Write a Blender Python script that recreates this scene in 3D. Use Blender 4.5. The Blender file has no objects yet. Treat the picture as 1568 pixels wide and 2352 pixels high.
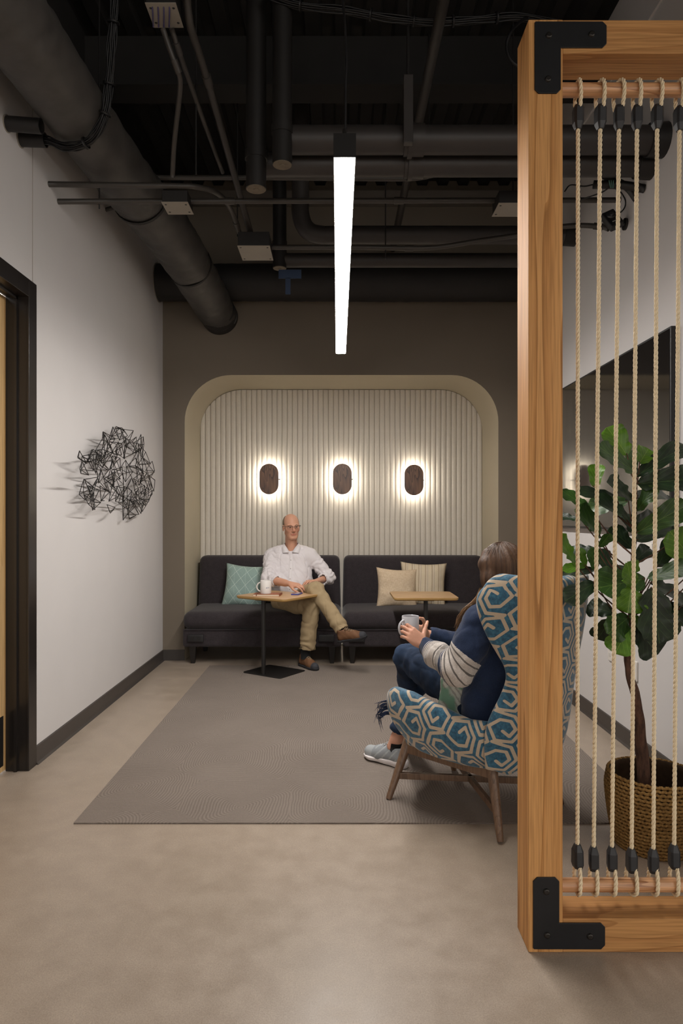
import bpy, bmesh, math, random
import numpy as np
from mathutils import Vector, Matrix

random.seed(7)
rng = np.random.RandomState(11)
SC = bpy.context.scene
COL = SC.collection
PI = math.pi

# ------------------------------------------------------------------ camera
CAMZ = 1.4
FPX = 1568.0
VPX, VPY = 775.0, 1189.0
cam_d = bpy.data.cameras.new('camera')
cam = bpy.data.objects.new('camera', cam_d)
COL.objects.link(cam)
cam.location = (0, 0, CAMZ)
cam.rotation_euler = (PI / 2, 0, 0)
cam_d.sensor_fit = 'VERTICAL'
cam_d.sensor_height = 36
cam_d.sensor_width = 24
cam_d.lens = 24
cam_d.shift_x = (784 - VPX) / 2352
cam_d.shift_y = (VPY - 1176) / 2352
cam_d.clip_start = 0.02
SC.camera = cam

# ------------------------------------------------------------------ world, exposure
w = bpy.data.worlds.new('world')
SC.world = w
w.use_nodes = True
w.node_tree.nodes['Background'].inputs[0].default_value = (1.0, 0.95, 0.89, 1)
w.node_tree.nodes['Background'].inputs[1].default_value = 2.3
vs = SC.view_settings
vs.view_transform = 'Standard'
vs.look = 'None'
vs.exposure = 0.0
vs.gamma = 1.0
vs.use_curve_mapping = False
PENDANT_STRENGTH = 122.0
FILL_STRENGTH = 42.0  # for the two added pendants out of view
SCONCE_STRENGTH = 29.0
LAMP_WHITE = (1.0, 0.945, 0.89)
LAMP_WARM = (1.0, 0.915, 0.79)

# ------------------------------------------------------------------ helpers
def P(x, y, d):
    """point that the photograph shows at pixel x, y, standing d metres into the room"""
    return np.array([(x - VPX) * d / FPX, d, CAMZ - (y - VPY) * d / FPX])

def srgb(h):
    h = h.lstrip('#')
    v = [int(h[i:i + 2], 16) / 255 for i in (0, 2, 4)]
    return tuple((c / 12.92 if c <= 0.04045 else ((c + 0.055) / 1.055) ** 2.4) for c in v)

OFF = {}
def thing(name, label, cat, loc=(0, 0, 0), rotz=0.0, group=None):
    o = bpy.data.objects.new(name, None)
    COL.objects.link(o)
    o.empty_display_size = 0.05
    o.location = loc
    o.rotation_euler = (0, 0, rotz)
    o['label'] = label
    o['category'] = cat
    if group:
        o['group'] = group
    OFF[o.name] = np.array(loc, dtype=float)
    return o

def tag(o, label, cat, group=None):
    o['label'] = label
    o['category'] = cat
    if group:
        o['group'] = group
    return o

def mk_mesh(name, V, F, smooth=False):
    me = bpy.data.meshes.new(name)
    V = np.asarray(V, dtype=np.float32)
    if isinstance(F, np.ndarray) and F.ndim == 2:
        n, k = F.shape
        me.vertices.add(len(V)); me.vertices.foreach_set('co', V.ravel())
        me.loops.add(n * k); me.loops.foreach_set('vertex_index', F.astype(np.int32).ravel())
        me.polygons.add(n)
        me.polygons.foreach_set('loop_start', np.arange(0, n * k, k, dtype=np.int32))
        me.polygons.foreach_set('loop_total', np.full(n, k, dtype=np.int32))
        me.update(calc_edges=True)
        me.validate()
    else:
        me.from_pydata([tuple(map(float, v)) for v in V], [], [tuple(int(i) for i in f) for f in F])
        me.update()
    if smooth:
        me.polygons.foreach_set('use_smooth', np.ones(len(me.polygons), dtype=bool))
    return me

def obj(name, geo, mat, parent=None, smooth=False, world=True, bevel=0, auto=False):
    """geo: (V, F) in world coordinates (or in the parent's own frame when world=False) or a ready mesh"""
    if isinstance(geo, bpy.types.Mesh):
        me = geo
    else:
        V, F = geo
        V = np.array(V, dtype=float)
        if parent is not None and world and parent.name in OFF:
            V = V - OFF[parent.name]
        me = mk_mesh(name, V, F, smooth)
    if mat is not None and len(me.materials) == 0:
        me.materials.append(mat)
    o = bpy.data.objects.new(name, me)
    COL.objects.link(o)
    if parent is not None:
        o.parent = parent
        if parent.name in OFF:
            OFF[o.name] = OFF[parent.name]
    if bevel:
        m = o.modifiers.new('bevel', 'BEVEL'); m.width = bevel; m.segments = 2; m.limit_method = 'ANGLE'; m.angle_limit = 0.7
    if auto:
        me.polygons.foreach_set('use_smooth', np.ones(len(me.polygons), dtype=bool))
        try:
            me.set_sharp_from_angle(angle=math.radians(auto if auto is not True else 40))
        except Exception:
            pass
    return o

def struct(o):
    o['kind'] = 'structure'
    return o

class MB:
    """collects shapes into one vertex / face list"""
    def __init__(s):
        s.V = []; s.F = []
    def add(s, V, F):
        b = len(s.V)
        s.V.extend([tuple(v) for v in V]); s.F.extend([tuple(i + b for i in f) for f in F])
        return s
    def box(s, x0, x1, y0, y1, z0, z1):
        return s.add(*box(x0, x1, y0, y1, z0, z1))
    @property
    def g(s):
        return (np.array(s.V, dtype=float), s.F)

def box(x0, x1, y0, y1, z0, z1):
    V = [(x, y, z) for z in (z0, z1) for y in (y0, y1) for x in (x0, x1)]
    F = [(0, 2, 3, 1), (4, 5, 7, 6), (0, 1, 5, 4), (2, 6, 7, 3), (0, 4, 6, 2), (1, 3, 7, 5)]
    return np.array(V, dtype=float), F

def prism(poly, h0, h1, axis='z'):
    """2-D outline extruded; axis z: poly is x,y ; axis y: poly is x,z ; axis x: poly is y,z"""
    n = len(poly)
    V = []
    for h in (h0, h1):
        for a, b in poly:
            V.append({'z': (a, b, h), 'y': (a, h, b), 'x': (h, a, b)}[axis])
    F = [tuple(range(n)), tuple(range(2 * n - 1, n - 1, -1))]
    for i in range(n):
        j = (i + 1) % n
        F.append((i, i + n, j + n, j))
    return np.array(V, dtype=float), F

def grid_faces(nu, nv, wrap_u=False, wrap_v=False, base=0):
    iu = np.arange(nu if wrap_u else nu - 1); iv = np.arange(nv if wrap_v else nv - 1)
    a, b = np.meshgrid(iu, iv, indexing='ij')
    a = a.ravel(); b = b.ravel(); a2 = (a + 1) % nu; b2 = (b + 1) % nv
    return np.stack([a * nv + b, a2 * nv + b, a2 * nv + b2, a * nv + b2], 1) + base

def catmull(pts, n):
    pts = np.asarray(pts, dtype=float)
    if len(pts) < 3 or n <= 1:
        return pts
    p = np.vstack([2 * pts[0] - pts[1], pts, 2 * pts[-1] - pts[-2]])
    out = []
    for i in range(1, len(p) - 2):
        for t in np.linspace(0, 1, n, endpoint=False):
            a, b, c, d = p[i - 1], p[i], p[i + 1], p[i + 2]
            out.append(0.5 * ((2 * b) + (-a + c) * t + (2 * a - 5 * b + 4 * c - d) * t * t + (-a + 3 * b - 3 * c + d) * t ** 3))
    out.append(p[-2])
    return np.array(out)

def frames(path):
    T = np.gradient(path, axis=0)
    T /= np.maximum(np.linalg.norm(T, axis=1, keepdims=True), 1e-9)
    up = np.array([0, 0, 1.0]) if abs(T[0][2]) < 0.9 else np.array([1.0, 0, 0])
    n = np.cross(T[0], up); n /= np.linalg.norm(n)
    N = [n]
    for i in range(1, len(path)):
        v = N[-1] - T[i] * np.dot(N[-1], T[i])
        N.append(v / max(np.linalg.norm(v), 1e-9))
    N = np.array(N)
    return T, N, np.cross(T, N)

def tube(pts, r, seg=10, sub=1, caps=True, wob=None):
    """round bar along a path; r a number or one radius for each point"""
    pts = np.asarray(pts, dtype=float)
    path = catmull(pts, sub) if sub > 1 else pts
    m = len(path)
    if np.isscalar(r):
        R = np.full(m, float(r))
    else:
        R = np.interp(np.linspace(0, 1, m), np.linspace(0, 1, len(r)), r)
    T, N, B = frames(path)
    a = np.linspace(0, 2 * PI, seg, endpoint=False)
    RR = R[:, None] * np.ones((1, seg))
    if wob is not None:
        RR = RR * wob(np.linspace(0, 1, m)[:, None], a[None, :])
    V = path[:, None, :] + RR[..., None] * (np.cos(a)[None, :, None] * N[:, None, :] + np.sin(a)[None, :, None] * B[:, None, :])
    F = [tuple(f) for f in grid_faces(m, seg, wrap_v=True)]
    F = [(f[0], f[3], f[2], f[1]) for f in F]
    if caps:
        F.append(tuple(range(seg)))
        F.append(tuple(range(m * seg - 1, (m - 1) * seg - 1, -1)))
    return V.reshape(-1, 3), F

def lathe(prof, seg=32, c=(0, 0, 0), cap0=False, cap1=False):
    prof = np.asarray(prof, dtype=float)
    a = np.linspace(0, 2 * PI, seg, endpoint=False)
    V = np.zeros((len(prof), seg, 3))
    V[..., 0] = prof[:, 0:1] * np.cos(a); V[..., 1] = prof[:, 0:1] * np.sin(a); V[..., 2] = prof[:, 1:2]
    F = [tuple(f) for f in grid_faces(len(prof), seg, wrap_v=True)]
    F = [(f[0], f[3], f[2], f[1]) for f in F]
    if cap0: F.append(tuple(range(seg)))
    if cap1: F.append(tuple(range(len(prof) * seg - 1, (len(prof) - 1) * seg - 1, -1)))
    return V.reshape(-1, 3) + np.array(c), F

def round_box(size, r, n=10, puff=(0, 0, 0), center=(0, 0, 0)):
    """box with rounded edges; puff swells each pair of faces"""
    s = np.array(size, dtype=float) / 2
    r = min(r, s.min() * 0.999)
    t = np.linspace(-1, 1, n)
    V = []; F = []
    for ax in range(3):
        u, v = [(1, 2), (2, 0), (0, 1)][ax]
        def axis_pts(k):
            e = np.sin(np.linspace(-PI / 2, 0, 5)) + 1
            lo = -s[k] + e * r
            mid = np.linspace(-s[k] + r, s[k] - r, n)[1:-1]
            return np.concatenate([lo, mid, -lo[::-1]])
        pu, pv = axis_pts(u), axis_pts(v)
        A, B = np.meshgrid(pu, pv, indexing='ij')
        for sg in (-1, 1):
            p = np.zeros(A.shape + (3,)); p[..., u] = A; p[..., v] = B; p[..., ax] = sg * s[ax]
            inner = np.clip(p, -(s - r), s - r)
            d = p - inner
            L = np.linalg.norm(d, axis=-1, keepdims=True)
            q = inner + d / np.maximum(L, 1e-9) * r
            b = sum(len(x) for x in V)
            f = grid_faces(len(pu), len(pv), base=b)
            if sg < 0: f = f[:, ::-1]
            V.append(q.reshape(-1, 3)); F.append(f)
    V = np.vstack(V); F = np.vstack(F)
    for ax in range(3):
        if puff[ax]:
            u, v = [(1, 2), (2, 0), (0, 1)][ax]
            k = (1 - (V[:, u] / s[u]) ** 2).clip(0) * (1 - (V[:, v] / s[v]) ** 2).clip(0)
            V[:, ax] += np.sign(V[:, ax]) * puff[ax] * k * (np.abs(V[:, ax]) / s[ax])
    # weld
    key = np.round(V * 20000).astype(np.int64)
    _, first, inv = np.unique(key, axis=0, return_index=True, return_inverse=True)
    inv = inv.ravel()
    F = inv[F]
    V = V[first]
    ok = np.array([len(set(f)) == 4 for f in F])
    return V + np.array(center), F[ok]

def rot2(V, ang, c=(0, 0)):
    V = np.array(V, dtype=float)
    x, y = V[:, 0] - c[0], V[:, 1] - c[1]
    V[:, 0] = c[0] + x * math.cos(ang) - y * math.sin(ang)
    V[:, 1] = c[1] + x * math.sin(ang) + y * math.cos(ang)
    return V

def rotm(axis, ang):
    return np.array(Matrix.Rotation(ang, 3, Vector(axis)))

def noise3(p, seed=0):
    """smooth value noise, p (n,3) -> (n,) in -1..1"""
    p = np.asarray(p, dtype=float)
    i = np.floor(p).astype(np.int64); f = p - i
    f = f * f * (3 - 2 * f)
    def h(ix, iy, iz):
        n = (ix * 374761393 + iy * 668265263 + iz * 2147483647 + seed * 1274126177) & 0xffffffff
        n = ((n ^ (n >> 13)) * 1274126177) & 0xffffffff
        n = n ^ (n >> 16)
        return (n & 0xffff) / 32767.5 - 1
    r = 0
    for dx in (0, 1):
        for dy in (0, 1):
            for dz in (0, 1):
                wgt = (f[:, 0] if dx else 1 - f[:, 0]) * (f[:, 1] if dy else 1 - f[:, 1]) * (f[:, 2] if dz else 1 - f[:, 2])
                r = r + wgt * h(i[:, 0] + dx, i[:, 1] + dy, i[:, 2] + dz)
    return r

# ------------------------------------------------------------------ materials
class N:
    def __init__(s, name):
        s.m = bpy.data.materials.new(name); s.m.use_nodes = True
        s.t = s.m.node_tree; s.b = s.t.nodes['Principled BSDF']
    def n(s, kind, **kw):
        nd = s.t.nodes.new(kind)
        for k, v in kw.items():
            if k.startswith('i_'):
                key = k[2:]
                nd.inputs[int(key) if key.isdigit() else key].default_value = v
            else:
                setattr(nd, k, v)
        return nd
    def l(s, a, b):
        s.t.links.new(a, b)
    def coord(s, scale=(1, 1, 1), rot=(0, 0, 0), kind='Object'):
        c = s.n('ShaderNodeTexCoord'); m = s.n('ShaderNodeMapping')
        m.inputs['Scale'].default_value = scale; m.inputs['Rotation'].default_value = rot
        s.l(c.outputs[kind], m.inputs['Vector'])
        return m.outputs['Vector']
    def ramp(s, fac, stops, interp='LINEAR'):
        r = s.n('ShaderNodeValToRGB'); r.color_ramp.interpolation = interp
        e = r.color_ramp.elements
        while len(e) < len(stops): e.new(0.5)
        for el, (p, c) in zip(e, stops):
            el.position = p; el.color = tuple(c) + (1,) if len(c) == 3 else c
        s.l(fac, r.inputs['Fac'])
        return r.outputs['Color']
    def math(s, op, a, b=None, clamp=False):
        m = s.n('ShaderNodeMath', operation=op); m.use_clamp = clamp
        for i, v in enumerate((a, b)):
            if v is None: continue
            if isinstance(v, (int, float)): m.inputs[i].default_value = v
            else: s.l(v, m.inputs[i])
        return m.outputs[0]
    def mix(s, fac, a, b, blend='MIX'):
        m = s.n('ShaderNodeMix', data_type='RGBA', blend_type=blend)
        for sock, v in ((m.inputs[0], fac), (m.inputs[6], a), (m.inputs[7], b)):
            if isinstance(v, (int, float)): sock.default_value = v
            elif isinstance(v, tuple): sock.default_value = v + (1,) if len(v) == 3 else v
            else: s.l(v, sock)
        return m.outputs[2]
    def noise(s, vec, scale, detail=3, rough=0.5, dist=0.0):
        t = s.n('ShaderNodeTexNoise'); t.inputs['Scale'].default_value = scale; t.inputs['Detail'].default_value = detail
        t.inputs['Roughness'].default_value = rough; t.inputs['Distortion'].default_value = dist
        if vec is not None: s.l(vec, t.inputs['Vector'])
        return t.outputs['Fac']
    def bump(s, h, strength, dist=0.01):
        b = s.n('ShaderNodeBump'); b.inputs['Strength'].default_value = strength; b.inputs['Distance'].default_value = dist
        s.l(h, b.inputs['Height']); s.l(b.outputs['Normal'], s.b.inputs['Normal'])
    def set(s, **kw):
        for k, v in kw.items():
            key = {'base': 'Base Color', 'rough': 'Roughness', 'metal': 'Metallic', 'spec': 'Specular IOR Level', 'coat': 'Coat Weight',
                   'coatr': 'Coat Roughness', 'sheen': 'Sheen Weight', 'trans': 'Transmission Weight', 'alpha': 'Alpha', 'sss': 'Subsurface Weight'}[k]
            sock = s.b.inputs[key]
            if hasattr(v, 'is_output'): s.l(v, sock)
            elif k == 'base': sock.default_value = tuple(v) + (1,)
            else: sock.default_value = v
        return s

def plain(name, c, rough=0.5, metal=0.0, var=0.06, vscale=6.0, bump=0.0, bscale=200.0, spec=0.5, coat=0.0, sheen=0.0):
    k = N(name)
    if isinstance(c, str): c = srgb(c)
    v = k.coord()
    f = k.noise(v, vscale, 4)
    lo = tuple(x * (1 - var) for x in c); hi = tuple(min(1, x * (1 + var)) for x in c)
    k.set(base=k.ramp(f, [(0.3, lo), (0.7, hi)]), rough=rough, metal=metal, spec=spec, coat=coat, sheen=sheen)
    if bump:
        k.bump(k.noise(v, bscale, 2), bump, 0.004)
    return k.m

def emit(name, c, strength):
    k = N(name)
    k.set(base=(0.9, 0.9, 0.9))
    k.b.inputs['Emission Color'].default_value = tuple(c) + (1,)
    k.b.inputs['Emission Strength'].default_value = strength
    return k.m

def wood(name, dark, mid, light, scale=(9, 9, 0.55), rings=9, rough=0.38, fine=(160, 160, 4), coat=0.15, ringamt=1.0, kind='Object'):
    k = N(name)
    v = k.coord(scale, kind=kind)
    f = k.noise(v, 1.0, 2, 0.45, 0.3)
    s = k.math('FRACT', k.math('MULTIPLY', f, rings))
    tri = k.math('POWER', s, 2.2)
    c1 = k.ramp(tri, [(0.0, light), (0.62, mid), (0.93, dark), (1.0, mid)])
    c0 = k.ramp(f, [(0.3, mid), (0.7, light)])
    c = k.mix(ringamt, c0, c1)
    g = k.noise(k.coord(fine, kind=kind), 1.0, 2, 0.6)
    gr = k.ramp(g, [(0.35, (0.78, 0.76, 0.74)), (0.6, (1.06, 1.05, 1.04))])
    k.set(base=k.mix(1.0, c, gr, 'MULTIPLY'), rough=rough, coat=coat, coatr=0.25, spec=0.5 if coat else 0.22)
    k.bump(g, 0.12, 0.002)
    return k.m

def fabric(name, c, c2=None, scale=420, amount=0.5, rough=0.95, var=0.2):
    k = N(name)
    c = srgb(c) if isinstance(c, str) else c
    c2 = tuple(x * (1 + var) for x in c) if c2 is None else (srgb(c2) if isinstance(c2, str) else c2)
    v = k.coord()
    f = k.noise(v, scale, 3, 0.7)
    g = k.noise(v, scale * 0.08, 3)
    k.set(base=k.mix(k.math('MULTIPLY', k.ramp(f, [(0.35, (0, 0, 0)), (0.65, (1, 1, 1))]), k.math('ADD', g, 0.4)), c, c2), rough=rough, sheen=0.15, spec=0.2)
    k.bump(f, amount, 0.002)
    return k.m

M = {}
M['white_wall'] = plain('white_wall_paint', '#c8c5c4', 0.75, var=0.015, vscale=3, bump=0.03, bscale=300)
M['taupe_wall'] = plain('taupe_wall_paint', '#6f6558', 0.7, var=0.02, vscale=3, bump=0.03, bscale=300)
M['niche_paint'] = plain('niche_paint', '#b9af98', 0.65, var=0.02, vscale=3, bump=0.03, bscale=300)
M['office_wall'] = plain('office_wall_paint', '#cfcac2', 0.8, var=0.02)
M['base_vinyl'] = plain('base_vinyl', '#3f3a37', 0.4, var=0.05, bump=0.05, bscale=80)
M['black_frame'] = plain('black_door_frame', '#211d1b', 0.28, var=0.08)
M['deck'] = plain('painted_deck', '#191715', 0.8, var=0.15)
M['duct_wrap'] = plain('duct_wrap', '#45423f', 0.55, var=0.2, vscale=7, bump=1.0, bscale=11)
M['duct_dark'] = plain('duct_dark', '#232120', 0.65, var=0.15, vscale=5, bump=0.5, bscale=16)
M['duct_metal'] = plain('duct_metal', '#4a4b4f', 0.45, var=0.06)
M['pipe_dark'] = plain('pipe_dark_paint', '#34302e', 0.5, var=0.1)
M['pipe_black'] = plain('pipe_black_paint', '#1e1c1b', 0.5, var=0.1)
M['conduit'] = plain('conduit_paint', '#3b3733', 0.45, var=0.08)
M['plate'] = plain('cover_plate_paint', '#8d867c', 0.5, var=0.06)
M['beam_grey'] = plain('beam_grey_paint', '#6e675f', 0.6, var=0.06)
M['cable'] = plain('cable_black', '#0f0e10', 0.5, var=0.1)
M['cable_blue'] = plain('cable_violet', '#4b4570', 0.5)
M['blue_tape'] = plain('blue_tape', '#2d3f5c', 0.6)
M['cap_tan'] = plain('cap_tan', '#6b6152', 0.7, var=0.2, vscale=20)
M['housing'] = plain('lamp_housing', '#161413', 0.4)
M['diffuser'] = emit('lamp_diffuser', LAMP_WHITE, PENDANT_STRENGTH)
M['diffuser_fill'] = emit('lamp_diffuser_fill', LAMP_WHITE, FILL_STRENGTH)  # glow of the added fill pendants
M['sconce_led'] = emit('sconce_led', LAMP_WARM, SCONCE_STRENGTH)
M['steel_black'] = plain('black_steel', '#1b1b1d', 0.42, metal=0.3, var=0.15, vscale=18)
M['bolt'] = plain('bolt_steel', '#3a3734', 0.35, metal=0.8)
M['black_metal'] = plain('black_powder_coat', '#1a1817', 0.45, var=0.08)
M['sofa'] = fabric('charcoal_upholstery', '#262224', '#443e41', 330, 0.4)
M['sofa_leg'] = plain('sofa_leg_wood', '#191513', 0.4)
M['felt'] = fabric('light_felt', '#cbc4b8', '#dbd4c8', 260, 0.2)
M['flute_gap'] = plain('panel_backing', '#a39b8d', 0.9)
M['plastic_black'] = plain('black_plastic', '#1a191b', 0.45, var=0.08)
M['white_plastic'] = plain('white_plastic', '#dcd8d2', 0.35, var=0.02)
M['walnut'] = wood('walnut', srgb('#3a251c'), srgb('#583e32'), srgb('#74543f'), (14, 14, 2.2), 9, 0.45)
M['oak'] = wood('oak_frame', srgb('#9a6b3b'), srgb('#b5814b'), srgb('#c6935b'), (6, 6, 0.42), 9, 0.62, coat=0.0)
M['oak_x'] = wood('oak_frame_lengthwise', srgb('#8f6238'), srgb('#a87747'), srgb('#b98955'), (0.55, 7, 9), 11, 0.55, coat=0.0, fine=(4, 160, 160), ringamt=0.6)
M['dowel'] = wood('dowel_wood', srgb('#a06c46'), srgb('#bd8a60'), srgb('#cf9d72'), (1.2, 14, 14), 9, 0.4, fine=(5, 200, 200))
M['maple'] = wood('maple_door', srgb('#c09a68'), srgb('#cda976'), srgb('#d8b684'), (6, 6, 0.5), 6, 0.4, ringamt=0.5)
M['table_top'] = wood('table_oak', srgb('#a07c54'), srgb('#b89368'), srgb('#c6a277'), (1.5, 16, 16), 5, 0.4, fine=(6, 120, 120), ringamt=0.4)
M['table_edge'] = plain('table_edge', '#a8854f', 0.5)
M['chair_wood'] = wood('chair_leg_wood', srgb('#55402f'), srgb('#6b5240'), srgb('#7a604b'), (20, 20, 3), 6, 0.4, ringamt=0.6)
M['ceramic'] = plain('white_ceramic', '#dcd8d4', 0.22, var=0.01)
M['ceramic_grey'] = plain('pale_grey_ceramic', '#b9bac0', 0.25, var=0.01)
M['leather'] = plain('brown_leather_cover', '#8f4f30', 0.5, var=0.1, vscale=30)
M['paper'] = plain('page_edges', '#e9dfcc', 0.8)
M['phone_blue'] = plain('phone_blue', '#2f3f94', 0.3)
M['phone_glass'] = plain('phone_glass', '#5a4a4e', 0.12)
M['ink_blue'] = plain('ink_blue', '#3b507c', 0.4)
M['outlet'] = plain('outlet_face', '#100f10', 0.4)
M['glass_black'] = None

def mat_floor():
    k = N('polished_concrete')
    v = k.coord()
    big = k.noise(v, 1.3, 4, 0.55)
    mid = k.noise(v, 9, 4, 0.6)
    fine = k.noise(v, 240, 3, 0.7)
    vor = k.n('ShaderNodeTexVoronoi', feature='DISTANCE_TO_EDGE'); vor.inputs['Scale'].default_value = 55
    d = k.n('ShaderNodeTexNoise'); d.inputs['Scale'].default_value = 30; d.inputs['Detail'].default_value = 3
    k.l(v, d.inputs['Vector'])
    mv = k.n('ShaderNodeVectorMath', operation='MULTIPLY_ADD'); mv.inputs[1].default_value = (0.05, 0.05, 0.05)
    k.l(d.outputs['Color'], mv.inputs[0]); k.l(v, mv.inputs[2]); k.l(mv.outputs[0], vor.inputs['Vector'])
    base = k.ramp(big, [(0.3, srgb('#958879')), (0.5, srgb('#9c8e80')), (0.7, srgb('#a19385'))])
    base = k.mix(0.35, base, k.ramp(mid, [(0.35, srgb('#8f8173')), (0.65, srgb('#aa9c8d'))]))
    sp = k.ramp(fine, [(0.32, (0.72, 0.71, 0.70)), (0.5, (1, 1, 1)), (0.7, (1.22, 1.22, 1.2))])
    base = k.mix(0.75, base, k.mix(1.0, base, sp, 'MULTIPLY'))
    vein = k.ramp(vor.outputs['Distance'], [(0.0, (1.16, 1.15, 1.13)), (0.06, (1, 1, 1))])
    base = k.mix(0.6, base, k.mix(1.0, base, vein, 'MULTIPLY'))
    k.set(base=base, rough=k.ramp(mid, [(0.3, (0.3,) * 3), (0.7, (0.42,) * 3)]), spec=0.42)
    k.bump(fine, 0.06, 0.002)
    return k.m
M['floor'] = mat_floor()

def mat_rug():
    k = N('looped_rug')
    v = k.coord()
    vo = k.n('ShaderNodeTexVoronoi', feature='F1', distance='MINKOWSKI', voronoi_dimensions='2D')
    vo.inputs['Scale'].default_value = 1.55; vo.inputs['Randomness'].default_value = 0.6; vo.inputs['Exponent'].default_value = 5.0
    k.l(v, vo.inputs['Vector'])
    wob = k.noise(v, 3.0, 2)
    wv = k.math('SINE', k.math('MULTIPLY', k.math('ADD', vo.outputs['Distance'], k.math('MULTIPLY', wob, 0.10)), 2 * PI / (0.0138 * 1.55)))
    wv = k.math('MULTIPLY_ADD', wv, 0.5); wv.node.inputs[2].default_value = 0.5
    fz = k.noise(v, 330, 3, 0.8)
    big = k.noise(v, 2.2, 3)
    h = k.math('ADD', k.math('MULTIPLY', wv, 0.28), k.math('MULTIPLY', fz, 1.05))
    c = k.ramp(h, [(0.35, srgb('#635a54')), (0.72, srgb('#857b73')), (1.0, srgb('#9f958c'))])
    c = k.mix(0.3, c, k.ramp(big, [(0.3, srgb('#786e66')), (0.7, srgb('#8f857c'))]))
    k.set(base=c, rough=0.95, spec=0.15)
    k.bump(h, 0.7, 0.004)
    return k.m
M['rug'] = mat_rug()

def mat_tv():
    k = N('screen_glass')
    v = k.coord((1, 7, 0.9))
    k.set(base=(0.006, 0.006, 0.007), rough=0.07, spec=0.7, coat=0.6, coatr=0.06)
    k.bump(k.noise(v, 1.0, 2), 0.05, 0.02)
    return k.m
M['tv'] = mat_tv()

def mat_attr(name, attr='Col', rough=0.8, spec=0.3, bumps=None, sheen=0.0, sss=0.0):
    k = N(name)
    a = k.n('ShaderNodeAttribute', attribute_name=attr)
    c = a.outputs['Color']
    if bumps:
        sc, st, mul = bumps
        f = k.noise(k.coord(), sc, 3, 0.6)
        c = k.mix(1.0, c, k.ramp(f, [(0.3, (1 - mul,) * 3), (0.7, (1 + mul,) * 3)]), 'MULTIPLY')
        k.bump(f, st, 0.003)
    k.set(base=c, rough=rough, spec=spec, sheen=sheen, sss=sss)
    if sss:
        k.b.inputs['Subsurface Radius'].default_value = (1.0, 0.35, 0.2); k.b.inputs['Subsurface Scale'].default_value = 0.006
    return k.m
# ================================================================== THE ROOM
XL, XR = -1.715, 1.78
YB = 6.70           # face of the back wall
YN = 7.47           # back of the niche
ZC = 4.66           # underside of the deck
Y0 = -11.0          # the office goes on behind the camera
XO = 9.0            # ... and to the right
YR = 1.95           # where the right wall starts

struct(obj('floor', box(XL - 0.4, XO, Y0, YN + 0.3, -0.1, 0.0), M['floor']))

# ribbed metal deck
def deck():
    m = MB()
    pitch, x = 0.2, XL - 0.3
    prof = []
    while x < XO + 0.2:
        prof += [(x, ZC), (x + 0.09, ZC), (x + 0.11, ZC + 0.045), (x + 0.18, ZC + 0.045)]
        x += pitch
    prof += [(x, ZC), (x, ZC + 0.15), (XL - 0.3, ZC + 0.15)]
    n = len(prof)
    V = [(a, y, b) for y in (Y0, YN + 0.3) for a, b in prof]
    F = [(i, i + n, (i + 1) % n + n, (i + 1) % n) for i in range(n)]
    return np.array(V), F
struct(obj('ceiling', deck(), M['deck']))

# left wall with the door opening, thickness outward
DY0, DY1, DZ = 2.66, 3.769, 2.62      # clear opening inside the frame
FW = 0.098                            # face width of the steel frame
def wall_left():
    m = MB()
    a, b = XL - 0.16, XL
    m.box(a, b, DY1 + FW * 0.5, YN + 0.3, 0, ZC + 0.1)
    m.box(a, b, Y0, DY0 - FW * 0.5, 0, ZC + 0.1)
    m.box(a, b, DY0 - FW * 0.5, DY1 + FW * 0.5, DZ + FW * 0.5, ZC + 0.1)
    return m.g
wl = struct(obj('wall_left', wall_left(), M['white_wall']))
obj('control_joint', box(XL - 0.001, XL + 0.0025, 3.836, 3.8395, DZ + FW, ZC - 0.05), plain('joint_bead', '#a39d95', 0.8), wl)

obj('blacked_out_band', box(XL - 0.002, XL + 0.004, Y0, YB, 4.0, ZC + 0.02), M['deck'], wl)
struct(obj('wall_right', box(XR, XR + 0.16, YR, YN + 0.3, 0, ZC + 0.1), M['white_wall']))
struct(obj('wall_office', box(XR + 0.16, XO, YR, YR + 0.16, 0, ZC + 0.1), M['office_wall']))

# back wall with a round-shouldered niche
NX0, NX1, NZ, NR = -1.50, 1.577, 2.80, 0.46
def arch(n=14):
    pts = [(NX0, 0.0)]
    for i in range(n + 1):
        a = PI - i / n * PI / 2
        pts.append((NX0 + NR + NR * math.cos(a), NZ - NR + NR * math.sin(a)))
    for i in range(n + 1):
        a = PI / 2 - i / n * PI / 2
        pts.append((NX1 - NR + NR * math.cos(a), NZ - NR + NR * math.sin(a)))
    pts.append((NX1, 0.0))
    return pts
def wall_back():
    m = MB()
    a = arch()
    h = len(a) // 2
    f = lambda poly: m.add([(x, YB, z) for x, z in poly], [tuple(range(len(poly)))])
    f([(XL - 0.05, 0), (NX0, 0), (NX0, NZ - NR), (NX0, NZ), (XL - 0.05, NZ)])
    f([(NX1, 0), (XR + 0.05, 0), (XR + 0.05, NZ), (NX1, NZ), (NX1, NZ - NR)])
    f([(XL - 0.05, NZ), (NX0, NZ), (NX1, NZ), (XR + 0.05, NZ), (XR + 0.05, ZC + 0.1), (XL - 0.05, ZC + 0.1)])
    f([(NX0, NZ)] + a[1:h][::-1][:0] + a[1:h])
    f([(NX1, NZ)] + a[h:-1])
    return m.g
wb = struct(obj('wall_back', wall_back(), M['taupe_wall']))
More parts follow.
